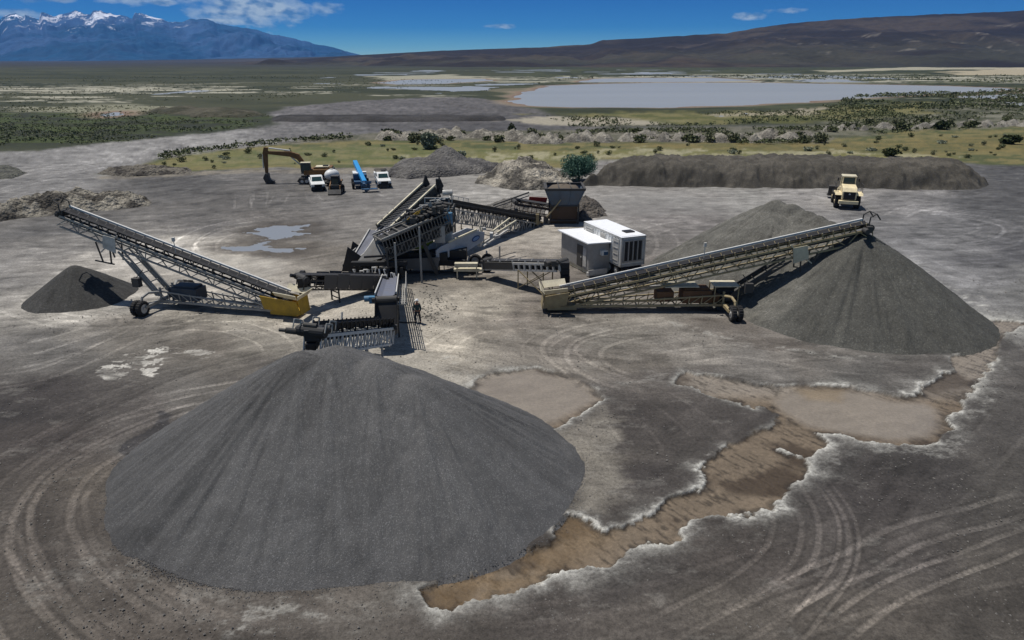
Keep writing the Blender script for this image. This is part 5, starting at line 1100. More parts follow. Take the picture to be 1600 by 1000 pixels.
# dark markings on the side, three short strokes and a small panel
m = MB()
for y, w__ in ((1.12, .10), (.92, .16), (.70, .10), (.50, .10)): m.box((-W_/2-.045, y, Z0+1.55), (.02, w__, .38))
m.box((-W_/2-.045, -1.35, Z0+1.55), (.02, .1, .5)); m.box((-W_/2-.045, -1.6, Z0+1.55), (.02, .1, .5)); m.box((-W_/2-.045, -1.475, Z0+1.55), (.02, .2, .08)); m.build('side_marking', 'black', gc)
m = MB(); m.box((-.75, 0, .82), (.18, L_+1.2, .3)); m.box((.75, 0, .82), (.18, L_+1.2, .3)); m.box((0, -L_/2-.1, .72), (2.3, .12, .35))
for y in (-2.8, -1, 1, 2.8): m.box((0, y, .82), (2.3, .12, .2))
m.build('trailer_frame', 'black', gc)
for y in (-2.6, -1.5):
    for x in (-1.0, 1.0): add_wheel(None, gc, (x, y, .5), (1, 0, 0), .5, .42, 'light', world=False)
m = MB(); m.bar((-.6, 3.3, .7), (-.6, 3.3, 0), .12); m.bar((.6, 3.3, .7), (.6, 3.3, 0), .12); m.build('landing_leg', 'dark', gc)
tl_ = empty('steel_skid', (9.2, 54.6, 0), math.radians(14), label='low pale steel skid lying on the dirt in front of the container', cat='skid')
m = MB()
for y in (-.6, .6): m.box((0, y, .15), (7.5, .16, .22))
m.build('runner', 'galv', tl_)
m = MB()
for i in range(7): m.box((-3.4+i*1.13, 0, .12), (.12, 1.1, .14))
m.build('cross_member', 'dark', tl_)
# ---------------------------------------------------------------- vehicles (local: front at -Y, wheels on z = 0)
def pickup(loc, rz, label, rack=False):
    r = empty('pickup_truck', loc, rz, label=label, cat='pickup truck', group='white pickup trucks')
    m = MB(); m.prism([(-2.95, .55), (-2.95, 1.05), (-2.8, 1.18), (-1.35, 1.28), (-1.2, 1.3), (.95, 1.3), (2.9, 1.3), (2.95, .6)], -.98, .98, 'x')
    m.build('body', 'white', r, bevel=.06)
    m = MB(); m.prism([(-1.35, 1.28), (-.65, 1.90), (.75, 1.92), (1.0, 1.28)], -.86, .86, 'x'); cb = m.build('cab', 'white', r, bevel=.07)
    m = MB(); m.quadplate([(-.74, -1.36, 1.33), (.74, -1.36, 1.33), (.66, -.74, 1.84), (-.66, -.74, 1.84)], .03); m.build('windscreen', 'glass', cb)
    for s_ in (-1, 1):
        m = MB(); m.box((s_*.87, .05, 1.58), (.03, 1.45, .36)); m.build('side_window', 'glass', cb)
        m = MB(); m.box((s_*1.12, -.95, 1.42), (.18, .1, .26)); m.build('mirror', 'white' if s_ < 0 else 'black', r)
        m = MB(); m.box((s_*.72, -2.96, .98), (.32, .05, .2)); m.build('headlight', 'lamp', r)
    m = MB(); m.box((0, -2.97, .9), (1.05, .06, .34)); 
    m.box((0, -3.0, .6), (1.9, .16, .26)); m.build('grille', 'black', r, bevel=.02)
    m = MB(); m.box((0, 1.95, 1.24), (1.6, 1.75, .14)); m.build('cargo_bed', 'black', r)
    for y in (-1.95, 1.85):
        for s_ in (-1, 1): add_wheel(None, r, (s_*.85, y, .4), (1, 0, 0), .4, .27, 'galv', world=False)
    if rack:
        m = MB()
        for s_ in (-.85, .85):
            for y in (1.1, 2.8): m.bar((s_, y, 1.25), (s_, y, 2.1), .07)
            m.bar((s_, 1.0, 2.1), (s_, 2.9, 2.1), .07)
        for y in (1.1, 1.9, 2.8): m.bar((-.85, y, 2.1), (.85, y, 2.1), .06)
        m.box((.4, 2.0, 1.75), (.6, 1.2, .5)); m.build('ladder_rack', 'dark', r)
        for s_ in (-1, 1): m = MB(); m.box((s_*.92, 1.95, 1.5), (.3, 1.8, .45)); m.build('tool_locker', 'white', r, bevel=.03)
    return r
p1 = G(489, 299); pickup((p1.x-.0, p1.y+2.4, 0), math.radians(19), 'white pickup truck parked against the excavator tracks, facing the camera')
p2 = G(594, 293.5); pickup((p2.x, p2.y+2.4, 0), math.radians(16), 'white pickup truck with a dark rack on its bed, right of the blue boom lift', True)
# excavator: carriage at origin, boom to -X
e0 = G(489, 287); ex = empty('excavator', (e0.x, e0.y+1.2, 0), math.radians(8), label='orange-brown tracked excavator with its boom stretched left and bucket resting on the ground', cat='excavator')
for s_ in (-1, 1):
    m = MB(); pf = [(-2.1, .15), (-2.45, .5), (-2.1, .92), (2.1, .92), (2.45, .5), (2.1, .15)]; m.prism(pf, s_*1.35-.3, s_*1.35+.3, 'y'); 
    for i in range(16): x = -2.1+i*.28; m.box((x, s_*1.35, .95), (.16, .64, .05)); m.box((x, s_*1.35, .1), (.16, .64, .05))
    t_ = m.build('track', 'dark', ex, bevel=.03)
    m = MB()
    for i in range(6): m.tube((-1.7+i*.68, s_*1.35-.34, .45), (-1.7+i*.68, s_*1.35+.34, .45), .24, 12)
    m.build('track_roller', 'light', t_)
m = MB(); m.box((0, 0, .75), (2.2, 2.2, .5)); m.tube((0, 0, .9), (0, 0, 1.25), .75, 18); m.build('undercarriage', 'black', ex)
m = MB(); m.box((.8, 0, 1.75), (4.4, 2.7, .85)); m.box((1.5, .1, 2.3), (2.8, 2.4, .35)); m.build('house', 'orange', ex, bevel=.12)
m = MB(); m.box((1.4, -.1, 2.5), (2.0, 1.9, .08)); m.build('engine_cover', 'cream', ex); m = MB(); m.box((1.9, -.3, 2.6), (.8, .7, .16)); m.build('exhaust', 'black', ex)
m = MB(); m.box((2.7, 0, 1.65), (.8, 2.6, 1.1)); m.build('counterweight', 'dark', ex, bevel=.15)
m = MB(); m.box((-1.0, -.85, 2.35), (1.5, .95, 1.6), tp=.92); cb = m.build('cab', 'dark', ex, bevel=.05)
m = MB(); m.box((-1.0, -1.33, 2.4), (1.15, .03, 1.0)); m.box((-1.75, -.85, 2.4), (.04, .75, 1.1)); m.build('cab_window', 'glass', cb)
m = MB(); m.box((-1.0, -.85, 3.2), (1.5, 1.0, .1)); m.build('cab_roof', 'cream', cb)
def limb(m, pts, w):
    n = len(pts); vs = [(x, -w/2+.25, z) for x, z in pts]+[(x, w/2+.25, z) for x, z in pts]
    m.add(vs, [tuple(range(n)), tuple(range(2*n-1, n-1, -1))]+[(i, n+i, n+(i+1) % n, (i+1) % n) for i in range(n)])
m = MB(); limb(m, [(-.6, 1.7), (-1.3, 3.2), (-2.0, 4.35), (-3.2, 4.75), (-7.0, 4.9), (-7.05, 4.5), (-3.4, 4.0), (-2.4, 3.6), (-1.6, 2.5), (-1.0, 1.5)], .5); m.build('boom', 'orange', ex, bevel=.05)
m = MB(); m.tube((-1.4, .25, 2.2), (-3.2, .25, 3.9), .11, 8); m.tube((-3.3, .25, 4.9), (-6.4, .25, 5.35), .11, 8); m.tube((-7.4, .25, 4.4), (-7.55, .25, 2.3), .10, 8); m.build('hydraulic_ram', 'chrome', ex)
m = MB(); limb(m, [(-6.5, 5.4), (-7.1, 5.5), (-7.4, 4.6), (-7.35, 1.3), (-6.95, 1.3), (-6.65, 4.4)], .4); m.build('stick', 'orange', ex, bevel=.04)
m = MB(); limb(m, [(-7.3, 1.6), (-7.7, .9), (-7.4, .15), (-6.2, .05), (-6.1, .35), (-6.8, .7), (-6.85, 1.5)], 1.3); m.build('bucket', 'dark', ex, bevel=.04)
# compact loader with a raised cab
c0 = G(522, 304.5); lo = empty('compact_loader', (c0.x, c0.y+1.6, 0), math.radians(5), label='dark compact loader with a dark bucket, parked between the first pickup and the blue lift', cat='loader')
m = MB(); m.box((0, .2, .95), (1.25, 2.6, .75)); m.box((0, 1.0, 1.5), (1.2, 1.1, .4)); m.build('body', 'dark', lo, bevel=.06)
m = MB(); m.box((0, -.1, 1.75), (1.2, 1.4, 1.35), tp=.9); cb = m.build('cab', 'black', lo, bevel=.04)
m = MB(); m.box((0, -.78, 1.75), (.85, .03, .8)); m.build('windscreen', 'glass', cb); m = MB(); m.box((0, -.1, 2.47), (1.15, 1.35, .09)); m.build('cab_roof', 'dark', cb)
m = MB()
for s_ in (-.72, .72): m.bar((s_, 1.0, 1.7), (s_, -1.2, 1.1), .16, .22); m.bar((s_, -1.2, 1.1), (s_, -1.5, .5), .14, .2)
m.build('lift_arm', 'orange', lo)
m = MB(); m.prism([(-2.1, .05), (-2.15, .2), (-1.55, .75), (-1.35, .7), (-1.35, .1)], -.9, .9, 'x'); m.build('bucket', 'black', lo)
for y in (-.75, .95):
    for s_ in (-1, 1): add_wheel(None, lo, (s_*.82, y, .48), (1, 0, 0), .48, .34, 'galv', world=False)
t0 = G(517, 291); tk = empty('tank_trailer', (t0.x, t0.y+1.2, 0), math.radians(-30), label='white rounded water tank on a small trailer behind the dark compact loader', cat='tank trailer')
m = MB(); m.blob((0, 0, 1.55), .95, 3, 18, 12, (1, 1.35, .9), 0.0); m.build('tank', 'white', tk, smooth=True)
m = MB(); m.tube((0, 0, 2.35), (0, 0, 2.5), .25, 14); m.build('tank_lid', 'light', tk)
m = MB(); m.box((0, 0, .6), (1.6, 3.0, .16)); m.bar((-.6, -1.5, .6), (0, -2.6, .55), .1); m.bar((.6, -1.5, .6), (0, -2.6, .55), .1); m.build('trailer_frame', 'dark', tk)
for s_ in (-1, 1): add_wheel(None, tk, (s_*.95, 0, .4), (1, 0, 0), .4, .25, 'light', world=False)
# blue boom lift, folded boom pointing at the camera
b0 = G(558, 299); bl = empty('boom_lift', (b0.x-.2, b0.y+3.6, 0), math.radians(14), label='bright blue boom lift with its straight boom sloping down toward the camera and a basket', cat='boom lift')
m = MB(); m.box((0, .2, .85), (1.9, 3.6, .5)); m.build('chassis', 'dblue', bl, bevel=.06)
m = MB(); m.box((-.55, .9, 1.55), (.9, 2.6, .95)); m.box((.65, .9, 1.5), (.7, 2.4, .8)); m.build('turntable', 'dblue', bl, bevel=.1)
m = MB(); m.box((-.5, 1.0, 2.08), (1.05, 2.6, .1)); m.box((.75, 1.7, 2.0), (.6, .9, .1)); m.build('engine_hood', 'white', bl, bevel=.03)
m = MB(); m.bar((-.5, 3.4, 3.3), (.5, -2.9, 1.15), .62, .6); bm = m.build('boom', 'blue', bl, bevel=.05)
m = MB(); m.bar((.3, -2.2, 1.38), (.42, -3.7, .9), .34, .38); m.build('boom_tip', 'dblue', bm)
m = MB(); m.tube((0, 1.0, 1.3), (.2, -1.2, 1.35), .12, 10); m.build('lift_ram', 'chrome', bl)
m = MB(); m.box((1.1, -4.3, .42), (2.3, 1.1, .1))
for x in (0, 1.1, 2.2):
    for y in (-4.8, -3.8): m.bar((x, y, .4), (x, y, 1.45), .06)
for z in (.9, 1.45):
    for y in (-4.8, -3.8): m.bar((0, y, z), (2.2, y, z), .06)
    for x in (0, 2.2): m.bar((x, -4.8, z), (x, -3.8, z), .06)
m.box((1.1, -3.85, 1.25), (.7, .2, .35)); m.build('basket', 'dblue', bl)
for y in (-1.3, 1.7):
    for s_ in (-1, 1): add_wheel(None, bl, (s_*1.12, y, .52), (1, 0, 0), .52, .38, 'dblue', world=False)
# big wheel loader, rear to the camera (front at +Y)
w0 = G(1323, 327.5); wl = empty('wheel_loader', (w0.x+1.0, w0.y+2.9, 0), math.radians(-19), label='cream-yellow wheel loader seen from behind, driving across the yard before the long dark bank', cat='wheel loader')
m = MB(); m.prism([(-3.3, 1.25), (-3.35, 2.3), (-2.9, 2.75), (-.6, 2.95), (-.4, 1.2)], -.85, .85, 'x'); m.build('engine_hood', 'catlite', wl, bevel=.08)
m = MB(); m.box((0, -3.36, 1.80), (1.35, .08, .95)); g_ = m.build('grille', 'black', wl)
m = MB(); m.prism([(-.14, 1.95), (.14, 1.95), (0, 2.15)], -3.43, -3.41, 'y'); m.build('grille_mark', 'chrome', g_)
m = MB(); m.box((0, -3.3, .98), (2.3, .55, .42)); m.build('rear_bumper', 'catlite', wl, bevel=.05)
for s_ in (-1, 1):
    m = MB(); m.prism([(-3.0, 1.8), (-2.7, 2.05), (-.9, 2.05), (-.5, 1.75), (-.9, 1.9), (-2.65, 1.9)], s_*1.25-.38, s_*1.25+.38, 'x'); m.build('mudguard', 'catlite', wl)
    m = MB(); m.bar((s_*1.55, -2.2, 2.05), (s_*1.55, -2.2, 3.1), .05); m.bar((s_*1.55, -1.0, 2.05), (s_*1.55, -1.0, 3.1), .05); m.bar((s_*1.55, -2.2, 3.1), (s_*1.55, -1.0, 3.1), .05); m.bar((s_*1.55, -2.2, 2.6), (s_*1.55, -1.0, 2.6), .05); m.build('handrail', 'dark', wl)
    m = MB(); m.box((s_*1.25, -.1, 3.35), (.12, .25, .4)); m.bar((s_*.8, -.1, 3.4), (s_*1.25, -.1, 3.4), .05); m.build('mirror', 'black', wl)
m = MB()
for x in (-.78, .78):
    for y in (-.85, .75): m.bar((x, y, 2.2), (x*.95, y*.95, 3.75), .10)
m.box((0, 0, 2.15), (1.7, 1.75, .5)); cb = m.build('cab', 'catlite', wl)
m = MB(); m.box((0, -.05, 3.05), (1.45, 1.5, 1.25)); m.build('cab_window', 'glass', cb)
m = MB(); m.box((0, -.05, 3.85), (1.75, 1.8, .18)); m.build('cab_roof', 'cream', cb, bevel=.06)
m = MB(); m.box((0, -.8, 1.2), (1.5, 4.2, .6)); m.box((0, 2.4, 1.3), (1.3, 1.8, .7)); m.build('frame', 'dark', wl)
for y in (-1.85, 1.75):
    for s_ in (-1, 1): add_wheel(None, wl, (s_*1.2, y, .85), (1, 0, 0), .85, .62, 'catlite', world=False)
m = MB()
for s_ in (-.6, .6): m.bar((s_, 1.9, 2.1), (s_, 4.6, 1.2), .2, .34)
m.build('lift_arm', 'catlite', wl)
m = MB(); m.prism([(4.3, .4), (4.4, 1.7), (4.7, 1.8), (4.75, .75), (5.9, .35), (5.8, .22)], -1.75, 1.75, 'x'); m.build('bucket', 'dark', wl)
# ---------------------------------------------------------------- the standing worker
def skin(name, verts, edges, radii, mat, parent, sub=2):
    me = bpy.data.meshes.new(name); me.from_pydata(verts, edges, []); o = bpy.data.objects.new(name, me); COL.objects.link(o); o.parent = parent
    me.materials.append(mat if not isinstance(mat, str) else PM[mat])
    o.modifiers.new('skin', 'SKIN').use_smooth_shade = True
    for i, rr in enumerate(radii): me.skin_vertices[0].data[i].radius = rr if isinstance(rr, tuple) else (rr, rr)
    me.skin_vertices[0].data[0].use_root = True
    s_ = o.modifiers.new('sub', 'SUBSURF'); s_.levels = sub; s_.render_levels = sub; return o
g0 = G(653, 504.5); pr = empty('person', (g0.x, g0.y, 0), math.radians(-12), label='person in dark work clothes and white hard hat standing on pale dirt beside the conveyor', cat='person')
skm = paint_mat('weathered_skin', (170, 122, 96), .6, 0, .1); jm = paint_mat('dark_teal_jacket', (44, 66, 70), .8, 0, .2, (70, 80, 78), 6); tm = paint_mat('dark_trousers', (44, 50, 58), .85, 0, .3, (84, 82, 80), 6)
V_ = [(0, 0, .96), (0, .0, 1.14), (0, -.01, 1.32), (0, 0, 1.47), (0, -.01, 1.56), (0, -.03, 1.66), (0, -.02, 1.74), (.19, 0, 1.43), (.26, .02, 1.16), (.24, -.10, .93), (.235, -.13, .86), (-.19, 0, 1.43), (-.26, .02, 1.16), (-.24, -.10, .93), (-.235, -.13, .86),
      (.12, 0, .86), (.17, -.01, .50), (.20, .01, .10), (.21, -.13, .05), (-.12, 0, .86), (-.17, -.01, .50), (-.20, .01, .10), (-.21, -.13, .05)]
E_ = [(0, 1), (1, 2), (2, 3), (3, 4), (4, 5), (5, 6), (3, 7), (7, 8), (8, 9), (9, 10), (3, 11), (11, 12), (12, 13), (13, 14), (0, 15), (15, 16), (16, 17), (17, 18), (0, 19), (19, 20), (20, 21), (21, 22)]
R_ = [(.15, .11), (.14, .10), (.165, .115), (.11, .09), (.055, .055), (.085, .095), (.08, .09), .062, .05, .036, .03, .062, .05, .036, .03, .095, .065, .05, .04, .095, .065, .05, .04]
skin('body', V_, E_, R_, skm, pr)
V2 = [(0, 0, .93), (0, 0, 1.14), (0, -.01, 1.33), (0, 0, 1.46), (.19, 0, 1.43), (.265, .02, 1.16), (.25, -.09, .96), (-.19, 0, 1.43), (-.265, .02, 1.16), (-.25, -.09, .96)]
skin('jacket', V2, [(0, 1), (1, 2), (2, 3), (3, 4), (4, 5), (5, 6), (3, 7), (7, 8), (8, 9)], [(.185, .135), (.175, .13), (.195, .14), (.13, .11), .085, .07, .055, .085, .07, .055], jm, pr)
V3 = [(0, 0, .95), (.115, 0, .84), (.17, -.01, .50), (.20, .01, .12), (-.115, 0, .84), (-.17, -.01, .50), (-.20, .01, .12)]
skin('trousers', V3, [(0, 1), (1, 2), (2, 3), (0, 4), (4, 5), (5, 6)], [(.165, .125), .115, .085, .072, .115, .085, .072], tm, pr)
for s_ in (-1, 1): skin('boot', [(s_*.2, .03, .12), (s_*.2, .02, .055), (s_*.215, -.16, .045)], [(0, 1), (1, 2)], [.065, .06, .05], 'black', pr)
for s_ in (-1, 1):
    hn = None; b = Vector((s_*.235, -.13, .86))
    for i in range(5):
        dx = (i-2)*.018; ln = (.055, .075, .08, .075, .06)[i]
        f_ = skin('finger' if i else 'thumb', [tuple(b+Vector((dx*.3, dx-.0, -.02))), tuple(b+Vector((dx*.3-s_*.005, dx-.012, -.02-ln*.6))), tuple(b+Vector((dx*.3-s_*.02, dx-.02, -.02-ln)))], [(0, 1), (1, 2)], [.012, .010, .008], skm, pr, 1)
m = MB(); n = 20; vs = []
for j in range(7):
    ph = j/6*math.pi/2
    for i in range(n): t = math.tau*i/n; vs.append((math.cos(t)*.125*math.cos(ph), -.02+math.sin(t)*.15*math.cos(ph), 1.765+.115*math.sin(ph)))
m.add(vs, [(j*n+i, j*n+(i+1) % n, (j+1)*n+(i+1) % n, (j+1)*n+i) for j in range(6) for i in range(n)]); m.tube((0, -.05, 1.755), (0, -.05, 1.77), .17, 18); m.build('hard_hat', 'white', pr, smooth=True)
m = MB(); m.box((0, .085, 1.66), (.13, .05, .13)); m.build('hair', 'black', pr, bevel=.02)
m = MB(); m.box((0, -.135, 1.655), (.03, .035, .05), tp=.5); 
for s_ in (-1, 1): m.box((s_*.034, -.118, 1.69), (.025, .015, .012)); m.box((s_*.095, -.03, 1.66), (.02, .03, .06))
m.box((0, -.122, 1.61), (.05, .012, .01)); m.build('face', skm, pr, bevel=.004)
# hose lying beside the worker
hs = MB(); gp_ = [G(622, 503, .05), G(632, 504, .05), G(640, 503.5, .05), G(651, 503, .05)]
for a_, b_2 in zip(gp_, gp_[1:]): hs.tube(a_, b_2, .045, 6)
setp(hs.build('hose', 'black'), 'black hose lying on the pale dirt from the conveyor to the worker', 'hose')
# stones and clods strewn over the yard; gravel rolled out at the toe of the big pile
def strew(name, c, s, mat, label, seed):
    g = np.random.default_rng(seed); n = len(c); base = np.array([(1, 0, 0), (-1, 0, 0), (0, 1, 0), (0, -1, 0), (0, 0, 1), (0, 0, -1)], float)
    V = base[None]*s[:, None, None]*g.uniform(.55, 1.25, (n, 6, 1))+g.normal(0, .15, (n, 6, 3))*s[:, None, None]; V[..., 2] *= .7; V += np.concatenate([c, (s*.25)[:, None]], 1)[:, None]
    f = np.array([(0, 2, 4), (2, 1, 4), (1, 3, 4), (3, 0, 4), (2, 0, 5), (1, 2, 5), (3, 1, 5), (0, 3, 5)])[None]+6*np.arange(n)[:, None, None]
    return setp(mesh_np(name, V.reshape(-1, 3), f.reshape(-1, 3), mat, smooth=False), label, 'stones', kind='stuff')
def build_stones():
    g = np.random.default_rng(9); n = 15000; y = 16/(1-g.random(n)*.72); x = g.uniform(-.85, .85, n)*(y+8)
    pd = np.full(n, 9.0)
    for pts in PONDS: pd = np.minimum(pd, sdf(polyw(pts), x, y))
    k = (pd > .4) & (fbm(x, y, 3, 4, 900) > g.uniform(-.6, .5, n)); c = np.stack([x, y], 1)[k]
    s = .012+.035*g.random(len(c))**3+.0006*c[:, 1]
    strew('yard_stones', c, s, paint_mat('stone_grey', (112, 108, 103), .9, 0, .5, (150, 145, 136), 8), 'loose stones and clods scattered over the packed dirt of the yard', 1)
    a = g.uniform(math.pi*.95, math.tau*1.02, 9000); rr_ = g.exponential(.14, 9000)-.05; out = []
    for cx, cy, h in ((-9.35, 28.55, 5.85), (-8.2, 28.9, 5.98), (-6.3, 28.4, 5.5), (-4.4, 27.75, 5.0)):
        r = h/.668-.1+rr_; out.append(np.stack([cx+r*np.cos(a), cy+r*np.sin(a)], 1))
    c = np.concatenate(out); d = np.stack([np.hypot(c[:, 0]-cx, c[:, 1]-cy)-h/.668 for cx, cy, h in ((-9.35, 28.55, 5.85), (-8.2, 28.9, 5.98), (-6.3, 28.4, 5.5), (-4.4, 27.75, 5.0))]).min(0); c = c[d > -.15]
    strew('toe_gravel', c, g.uniform(.012, .032, len(c)), paint_mat('dark_gravel', (92, 91, 91), .9, 0, .4, (70, 70, 70), 9), 'dark crushed gravel that has rolled out from the base of the big pile', 2)
build_stones()
# small structures far off
q = G(1570, 108); m = MB(); hc_ = G(1333, 103.0)
far = empty('cabin', (hc_.x, hc_.y, 0), 0, label='tiny white cabin far off beyond the lake', cat='cabin'); m = MB(); m.box((0, 0, 4), (14, 9, 8)); m.build('wall', 'white', far); m = MB(); m.prism([(-7.6, 8), (7.6, 8), (0, 12)], -5, 5, 'y'); m.build('roof', 'light', far)
hc_ = G(1572, 103.5); far = empty('barn', (hc_.x, hc_.y, 0), 0, label='long low dark barn far off at the foot of the right-hand hills', cat='barn'); m = MB(); m.box((0, 0, 4), (60, 12, 8)); m.build('wall', 'brown', far); m = MB(); m.prism([(-7, 8), (7, 8), (0, 12)], -31, 31, 'x'); m.build('roof', 'dark', far)
# rocks scattered by the worker
m0 = MB(); rr = random.Random(8)
for i in range(260):
    a_ = G(rr.gauss(676, 16), rr.gauss(484, 13)); s_ = rr.uniform(.025, .075); m0.blob((a_.x, a_.y, s_*.4), s_, i, 6, 4, (1.2, 1, .7), .25)
setp(m0.build('loose_rocks', paint_mat('rock_grey', (120, 116, 108), .9, 0, .4)), 'scatter of fist-sized broken stones on the dirt right of the worker', 'rocks', kind='stuff')
# ---------------------------------------------------------------- vegetation
def leaf_mat(name, c1, c2, c3):
    m = bpy.data.materials.new(name); m.use_nodes = True; nt = m.node_tree; b = nt.nodes['Principled BSDF']
    g = N(nt, 'ShaderNodeNewGeometry'); nt.links.new(ramp(nt, g.outputs['Random Per Island'], [(0, tuple(srgb(*c1))), (.5, tuple(srgb(*c2))), (1, tuple(srgb(*c3)))]), b.inputs['Base Color'])
    b.inputs['Roughness'].default_value = .8; b.inputs['Specular IOR Level'].default_value = .15; return m
LM_T = leaf_mat('willow_leaves', (44, 72, 60), (74, 104, 88), (106, 136, 116)); LM_S = leaf_mat('sage_leaves', (78, 80, 56), (108, 110, 80), (140, 140, 112)); LM_D = leaf_mat('dark_brush', (34, 42, 26), (54, 64, 38), (84, 90, 56)); LM_F = leaf_mat('flat_brush', (62, 68, 44), (88, 94, 62), (122, 124, 94)); LM_G = leaf_mat('green_flat_brush', (84, 100, 46), (112, 130, 62), (138, 150, 86)); LM_P = leaf_mat('pale_sage_leaves', (96, 104, 88), (126, 132, 112), (152, 154, 134))
M_BARK = paint_mat('bark', (84, 70, 56), .9, 0, .3)
def leaf_verts(rr, n, rx, ry, rz, cz, ls, lobes=6, hollow=.45):
    V = []; Lc = [(rr.uniform(-.5, .5)*rx, rr.uniform(-.5, .5)*ry, rr.uniform(-.35, .5)*rz, rr.uniform(.45, .75)) for _ in range(lobes)]+[(0, 0, 0, .75)]
    for i in range(n):
        lx, ly, lz, lr = rr.choice(Lc); d = Vector((rr.gauss(0, 1), rr.gauss(0, 1), rr.gauss(0, 1))).normalized()*(rr.uniform(hollow, 1)**.6)*lr
        c = Vector((lx+d.x*rx, ly+d.y*ry, max(.04, cz+lz+d.z*rz))); nn = Vector((rr.gauss(0, 1), rr.gauss(0, 1), rr.gauss(0, 1)+.6)).normalized(); a = nn.orthogonal().normalized(); b = nn.cross(a); s = ls*rr.uniform(.6, 1.4); th = rr.uniform(0, 6.3)
        u = a*math.cos(th)+b*math.sin(th); v = nn.cross(u)*.6
        V += [c-u*s, c-v*s, c+u*s, c+v*s]
    return V
def quads(V, name, mat, parent=None):
    return mesh_np(name, np.array([tuple(q) for q in V]), np.arange(len(V)).reshape(-1, 4), mat, parent, smooth=False)
t0 = G(905, 284); tr_ = empty('tree', (t0.x, t0.y+1.2, 0), 0, label='round blue-green tree growing at the left end of the long dark bank', cat='tree')
quads(leaf_verts(random.Random(4), 15000, 2.75, 2.6, 2.1, 1.85, .11, 16, .45), 'crown', LM_T, tr_)
m = MB(); m.tube((0, 0, -.3), (.1, 0, 1.6), .22, 10, .13)
for i in range(7): a_ = math.tau*i/7; m.tube((.05, 0, .7+.1*i), (1.5*math.cos(a_), 1.5*math.sin(a_), 2.4+.2*(i % 3)), .09, 6, .03)
m.build('trunk', M_BARK, tr_)
def shrub_proto(seed, r, h, mat, n, name, loc, label, group):
    e = empty(name, loc, 0, label=label, cat='shrub', group=group); quads(leaf_verts(random.Random(seed), n, r, r, h, h*.75, .16*max(.6, r), 5, .3), 'foliage', mat, e)
    m = MB()
    for i in range(4): a_ = i*1.6; m.tube((0, 0, -.1), (r*.4*math.cos(a_), r*.4*math.sin(a_), h*.8), .04, 5, .015)
    m.build('stem', M_BARK, e); return e
def single(px, py, r, h, mat, n, label, seed): q = G(px, py); shrub_proto(seed, r, h, mat, n, 'shrub', (q.x, q.y+r*.5, 0), label, None)
single(668, 234, 2.0, 2.1, LM_P, 1800, 'large grey-green bush standing in the pasture in front of the pale bank', 11)
single(719, 249, 1.4, 1.0, LM_P, 900, 'grey bush just right of the peak of the dirt heap', 12)
single(801, 216, 1.3, 2.1, LM_D, 900, 'small pointed dark bush standing above the pale bank', 13)
single(812, 263, .7, .8, LM_D, 400, 'small green bush on top of the pale rubble heap', 14)
single(1577, 226, 2.2, 1.2, LM_D, 900, 'bright green bush in the pasture at the right edge', 15)
single(1396, 245, 1.7, .9, LM_D, 500, 'flat dark shrub just above the long bank, on the bleached grass', 16)
single(1476, 203, 2.4, 1.3, LM_D, 700, 'dark bush at the foot of the pale bank on the right', 17)
GRP1 = 'small shrubs dotted over the pasture'; GRP2 = 'dark brush along the pale bank'
protos = [shrub_proto(30+i, .75+.2*(i % 3), .55+.15*(i % 2), (LM_S, LM_F, LM_P)[i % 3], 220, 'shrub', (0, 0, 0), 'low round shrub growing in the yellow-green pasture', GRP1) for i in range(5)]
pbr = [shrub_proto(40+i, 1.3+.3*(i % 3), 1.0+.2*(i % 2), (LM_F, LM_S)[i % 2], 300, 'brush_clump', (0, 0, 0), 'dark brush clump growing against the pale mounds of the far bank', GRP2) for i in range(4)]
rr = random.Random(77); used = {0: 0}
pasture = [(210,266),(300,246),(430,234),(600,222),(900,226),(1290,226),(1400,212),(1590,206),(1590,252),(1450,250),(1300,244),(1000,243),(900,252),(700,246),(560,258),(420,262),(300,266)]
pwp = polyw(pasture); k_ = 0; tries = 0
while k_ < 90 and tries < 20000:
    tries += 1; q = G(rr.uniform(200, 1600), 204+62*rr.random()**.8)
    if sdf(pwp, np.array([q.x]), np.array([q.y]))[0] > -.5: continue
    o = protos[k_] if k_ < 5 else copy_tree(protos[rr.randrange(5)]); o.location = (q.x, q.y, 0); o.rotation_euler.z = rr.uniform(0, 6); s_ = rr.uniform(.35, .95)*(1.1 if q.y > 130 else .8); o.scale = (s_, s_, s_*rr.uniform(.7, 1)); k_ += 1
for i in range(66):
    px = rr.uniform(600, 1290) if i < 44 else rr.uniform(1290, 1600); py = (221 if px < 1290 else 204-(px-1290)*.02)+rr.uniform(-9, 2.5); q = G(px, py)
    o = pbr[i] if i < 4 else copy_tree(pbr[rr.randrange(4)]); o.location = (q.x, q.y, 0); o.rotation_euler.z = rr.uniform(0, 6); s_ = rr.uniform(.6, 1.3); o.scale = (s_, s_, s_)
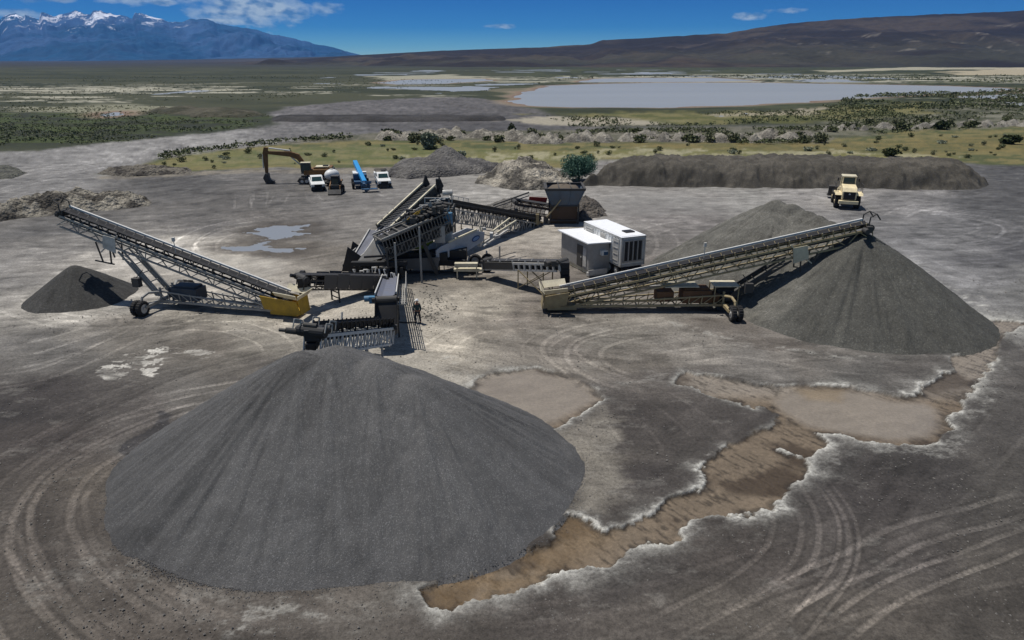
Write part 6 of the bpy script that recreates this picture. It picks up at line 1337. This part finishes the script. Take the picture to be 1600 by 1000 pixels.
# scrub beyond counting
def scrub(name, polys, n, smin, smax, mat, seed, label, per=7, clus=18, thr=0.0):
    g = np.random.default_rng(seed); out = []
    for pts, wgt in polys:
        pl = polyw(pts); xs = [p[0] for p in pl]; ys = [p[1] for p in pl]; m_ = int(n*wgt*4)
        x = g.uniform(min(xs), max(xs), m_); y = 1/g.uniform(1/max(ys)**1.3, 1/min(ys)**1.3, m_)**(1/1.3)
        ok = (sdf(pl, x, y)+3*fbm(x, y, 12, 3, seed) < 0) & (fbm(x/1.5, y, clus, 4, seed+1) > thr); out.append(np.stack([x[ok], y[ok]], 1)[:int(n*wgt)])
    c = np.concatenate(out); m_ = len(c); s = g.uniform(smin, smax, m_)*(.8+.4*np.clip(c[:, 1]/400, 0, 2))
    C_ = np.repeat(np.hstack([c, np.zeros((m_, 1))]), per, 0); S = np.repeat(s, per)[:, None]
    off = g.normal(0, .42, (m_*per, 3))*S; off[:, 2] = np.abs(off[:, 2])*.8+.15*S[:, 0]; C_ = C_+off; C_[:, 2] += .25
    u = g.normal(size=(m_*per, 3)); u /= np.linalg.norm(u, axis=1)[:, None]; w = g.normal(size=(m_*per, 3)); v = np.cross(u, w); v /= np.linalg.norm(v, axis=1)[:, None]
    V = np.stack([C_-u*S*.4, C_-v*S*.3, C_+u*S*.4, C_+v*S*.3], 1).reshape(-1, 3)
    o = mesh_np(name, V, np.arange(len(V)).reshape(-1, 4), mat, smooth=False); return setp(o, label, 'scrub', kind='stuff')
scrub('scrub', [([(160,272),(215,258),(300,242),(430,228),(600,214),(700,211),(700,206),(560,210),(430,220),(300,235),(220,250),(150,266)], .16),
                ([(600,224),(900,226),(1290,226),(1290,200),(900,205),(600,210)], .16), ([(1285,220),(1290,190),(1400,168),(1700,150),(1900,150),(1900,192),(1600,200),(1400,208)], .5),
                ([(830,178),(1000,174),(1250,172),(1450,160),(1450,178),(1280,190),(1100,198),(900,200)], .18)], 8000, .25, .75, LM_F, 5, 'dense low dark scrub covering the belt between the pasture and the lake', thr=.02)
scrub('sagebrush', [([(-300,236),(80,228),(200,222),(300,210),(400,198),(425,186),(380,178),(250,168),(0,160),(-400,160)], .6), ([(-300,160),(400,158),(600,140),(760,130),(500,118),(0,122),(-400,125)], .4)], 9000, .2, .55, LM_F, 9, 'dark green sagebrush covering the flats beyond the dirt road at left', thr=-.1, clus=12)
scrub('sagebrush', [([(1280,172),(1340,150),(1480,143),(1700,138),(1900,140),(1900,165),(1500,172)], .5), ([(700,150),(780,140),(840,128),(1000,118),(1300,118),(1900,118),(1900,128),(1500,130),(1100,121),(900,121),(820,136)], .5)], 8000, .35, 1.0, LM_F, 13, 'dark green brush growing along the far shore of the lake', thr=-.1, clus=25)
# ---------------------------------------------------------------- haze
def build_haze():
    m = bpy.data.materials.new('valley_air'); m.use_nodes = True; nt = m.node_tree; nt.nodes.clear()
    v = N(nt, 'ShaderNodeVolumePrincipled'); v.inputs['Color'].default_value = (.12, .38, 1, 1); v.inputs['Density'].default_value = 3.1e-5; v.inputs['Anisotropy'].default_value = 0.0
    o = N(nt, 'ShaderNodeOutputMaterial'); nt.links.new(v.outputs[0], o.inputs['Volume'])
    mb = MB(); mb.box((0, 9000, 900), (40000, 18800, 1830)); h = mb.build('haze', m); setp(h, 'thin blue valley air softening the far mountains', 'haze', kind='stuff')
build_haze()
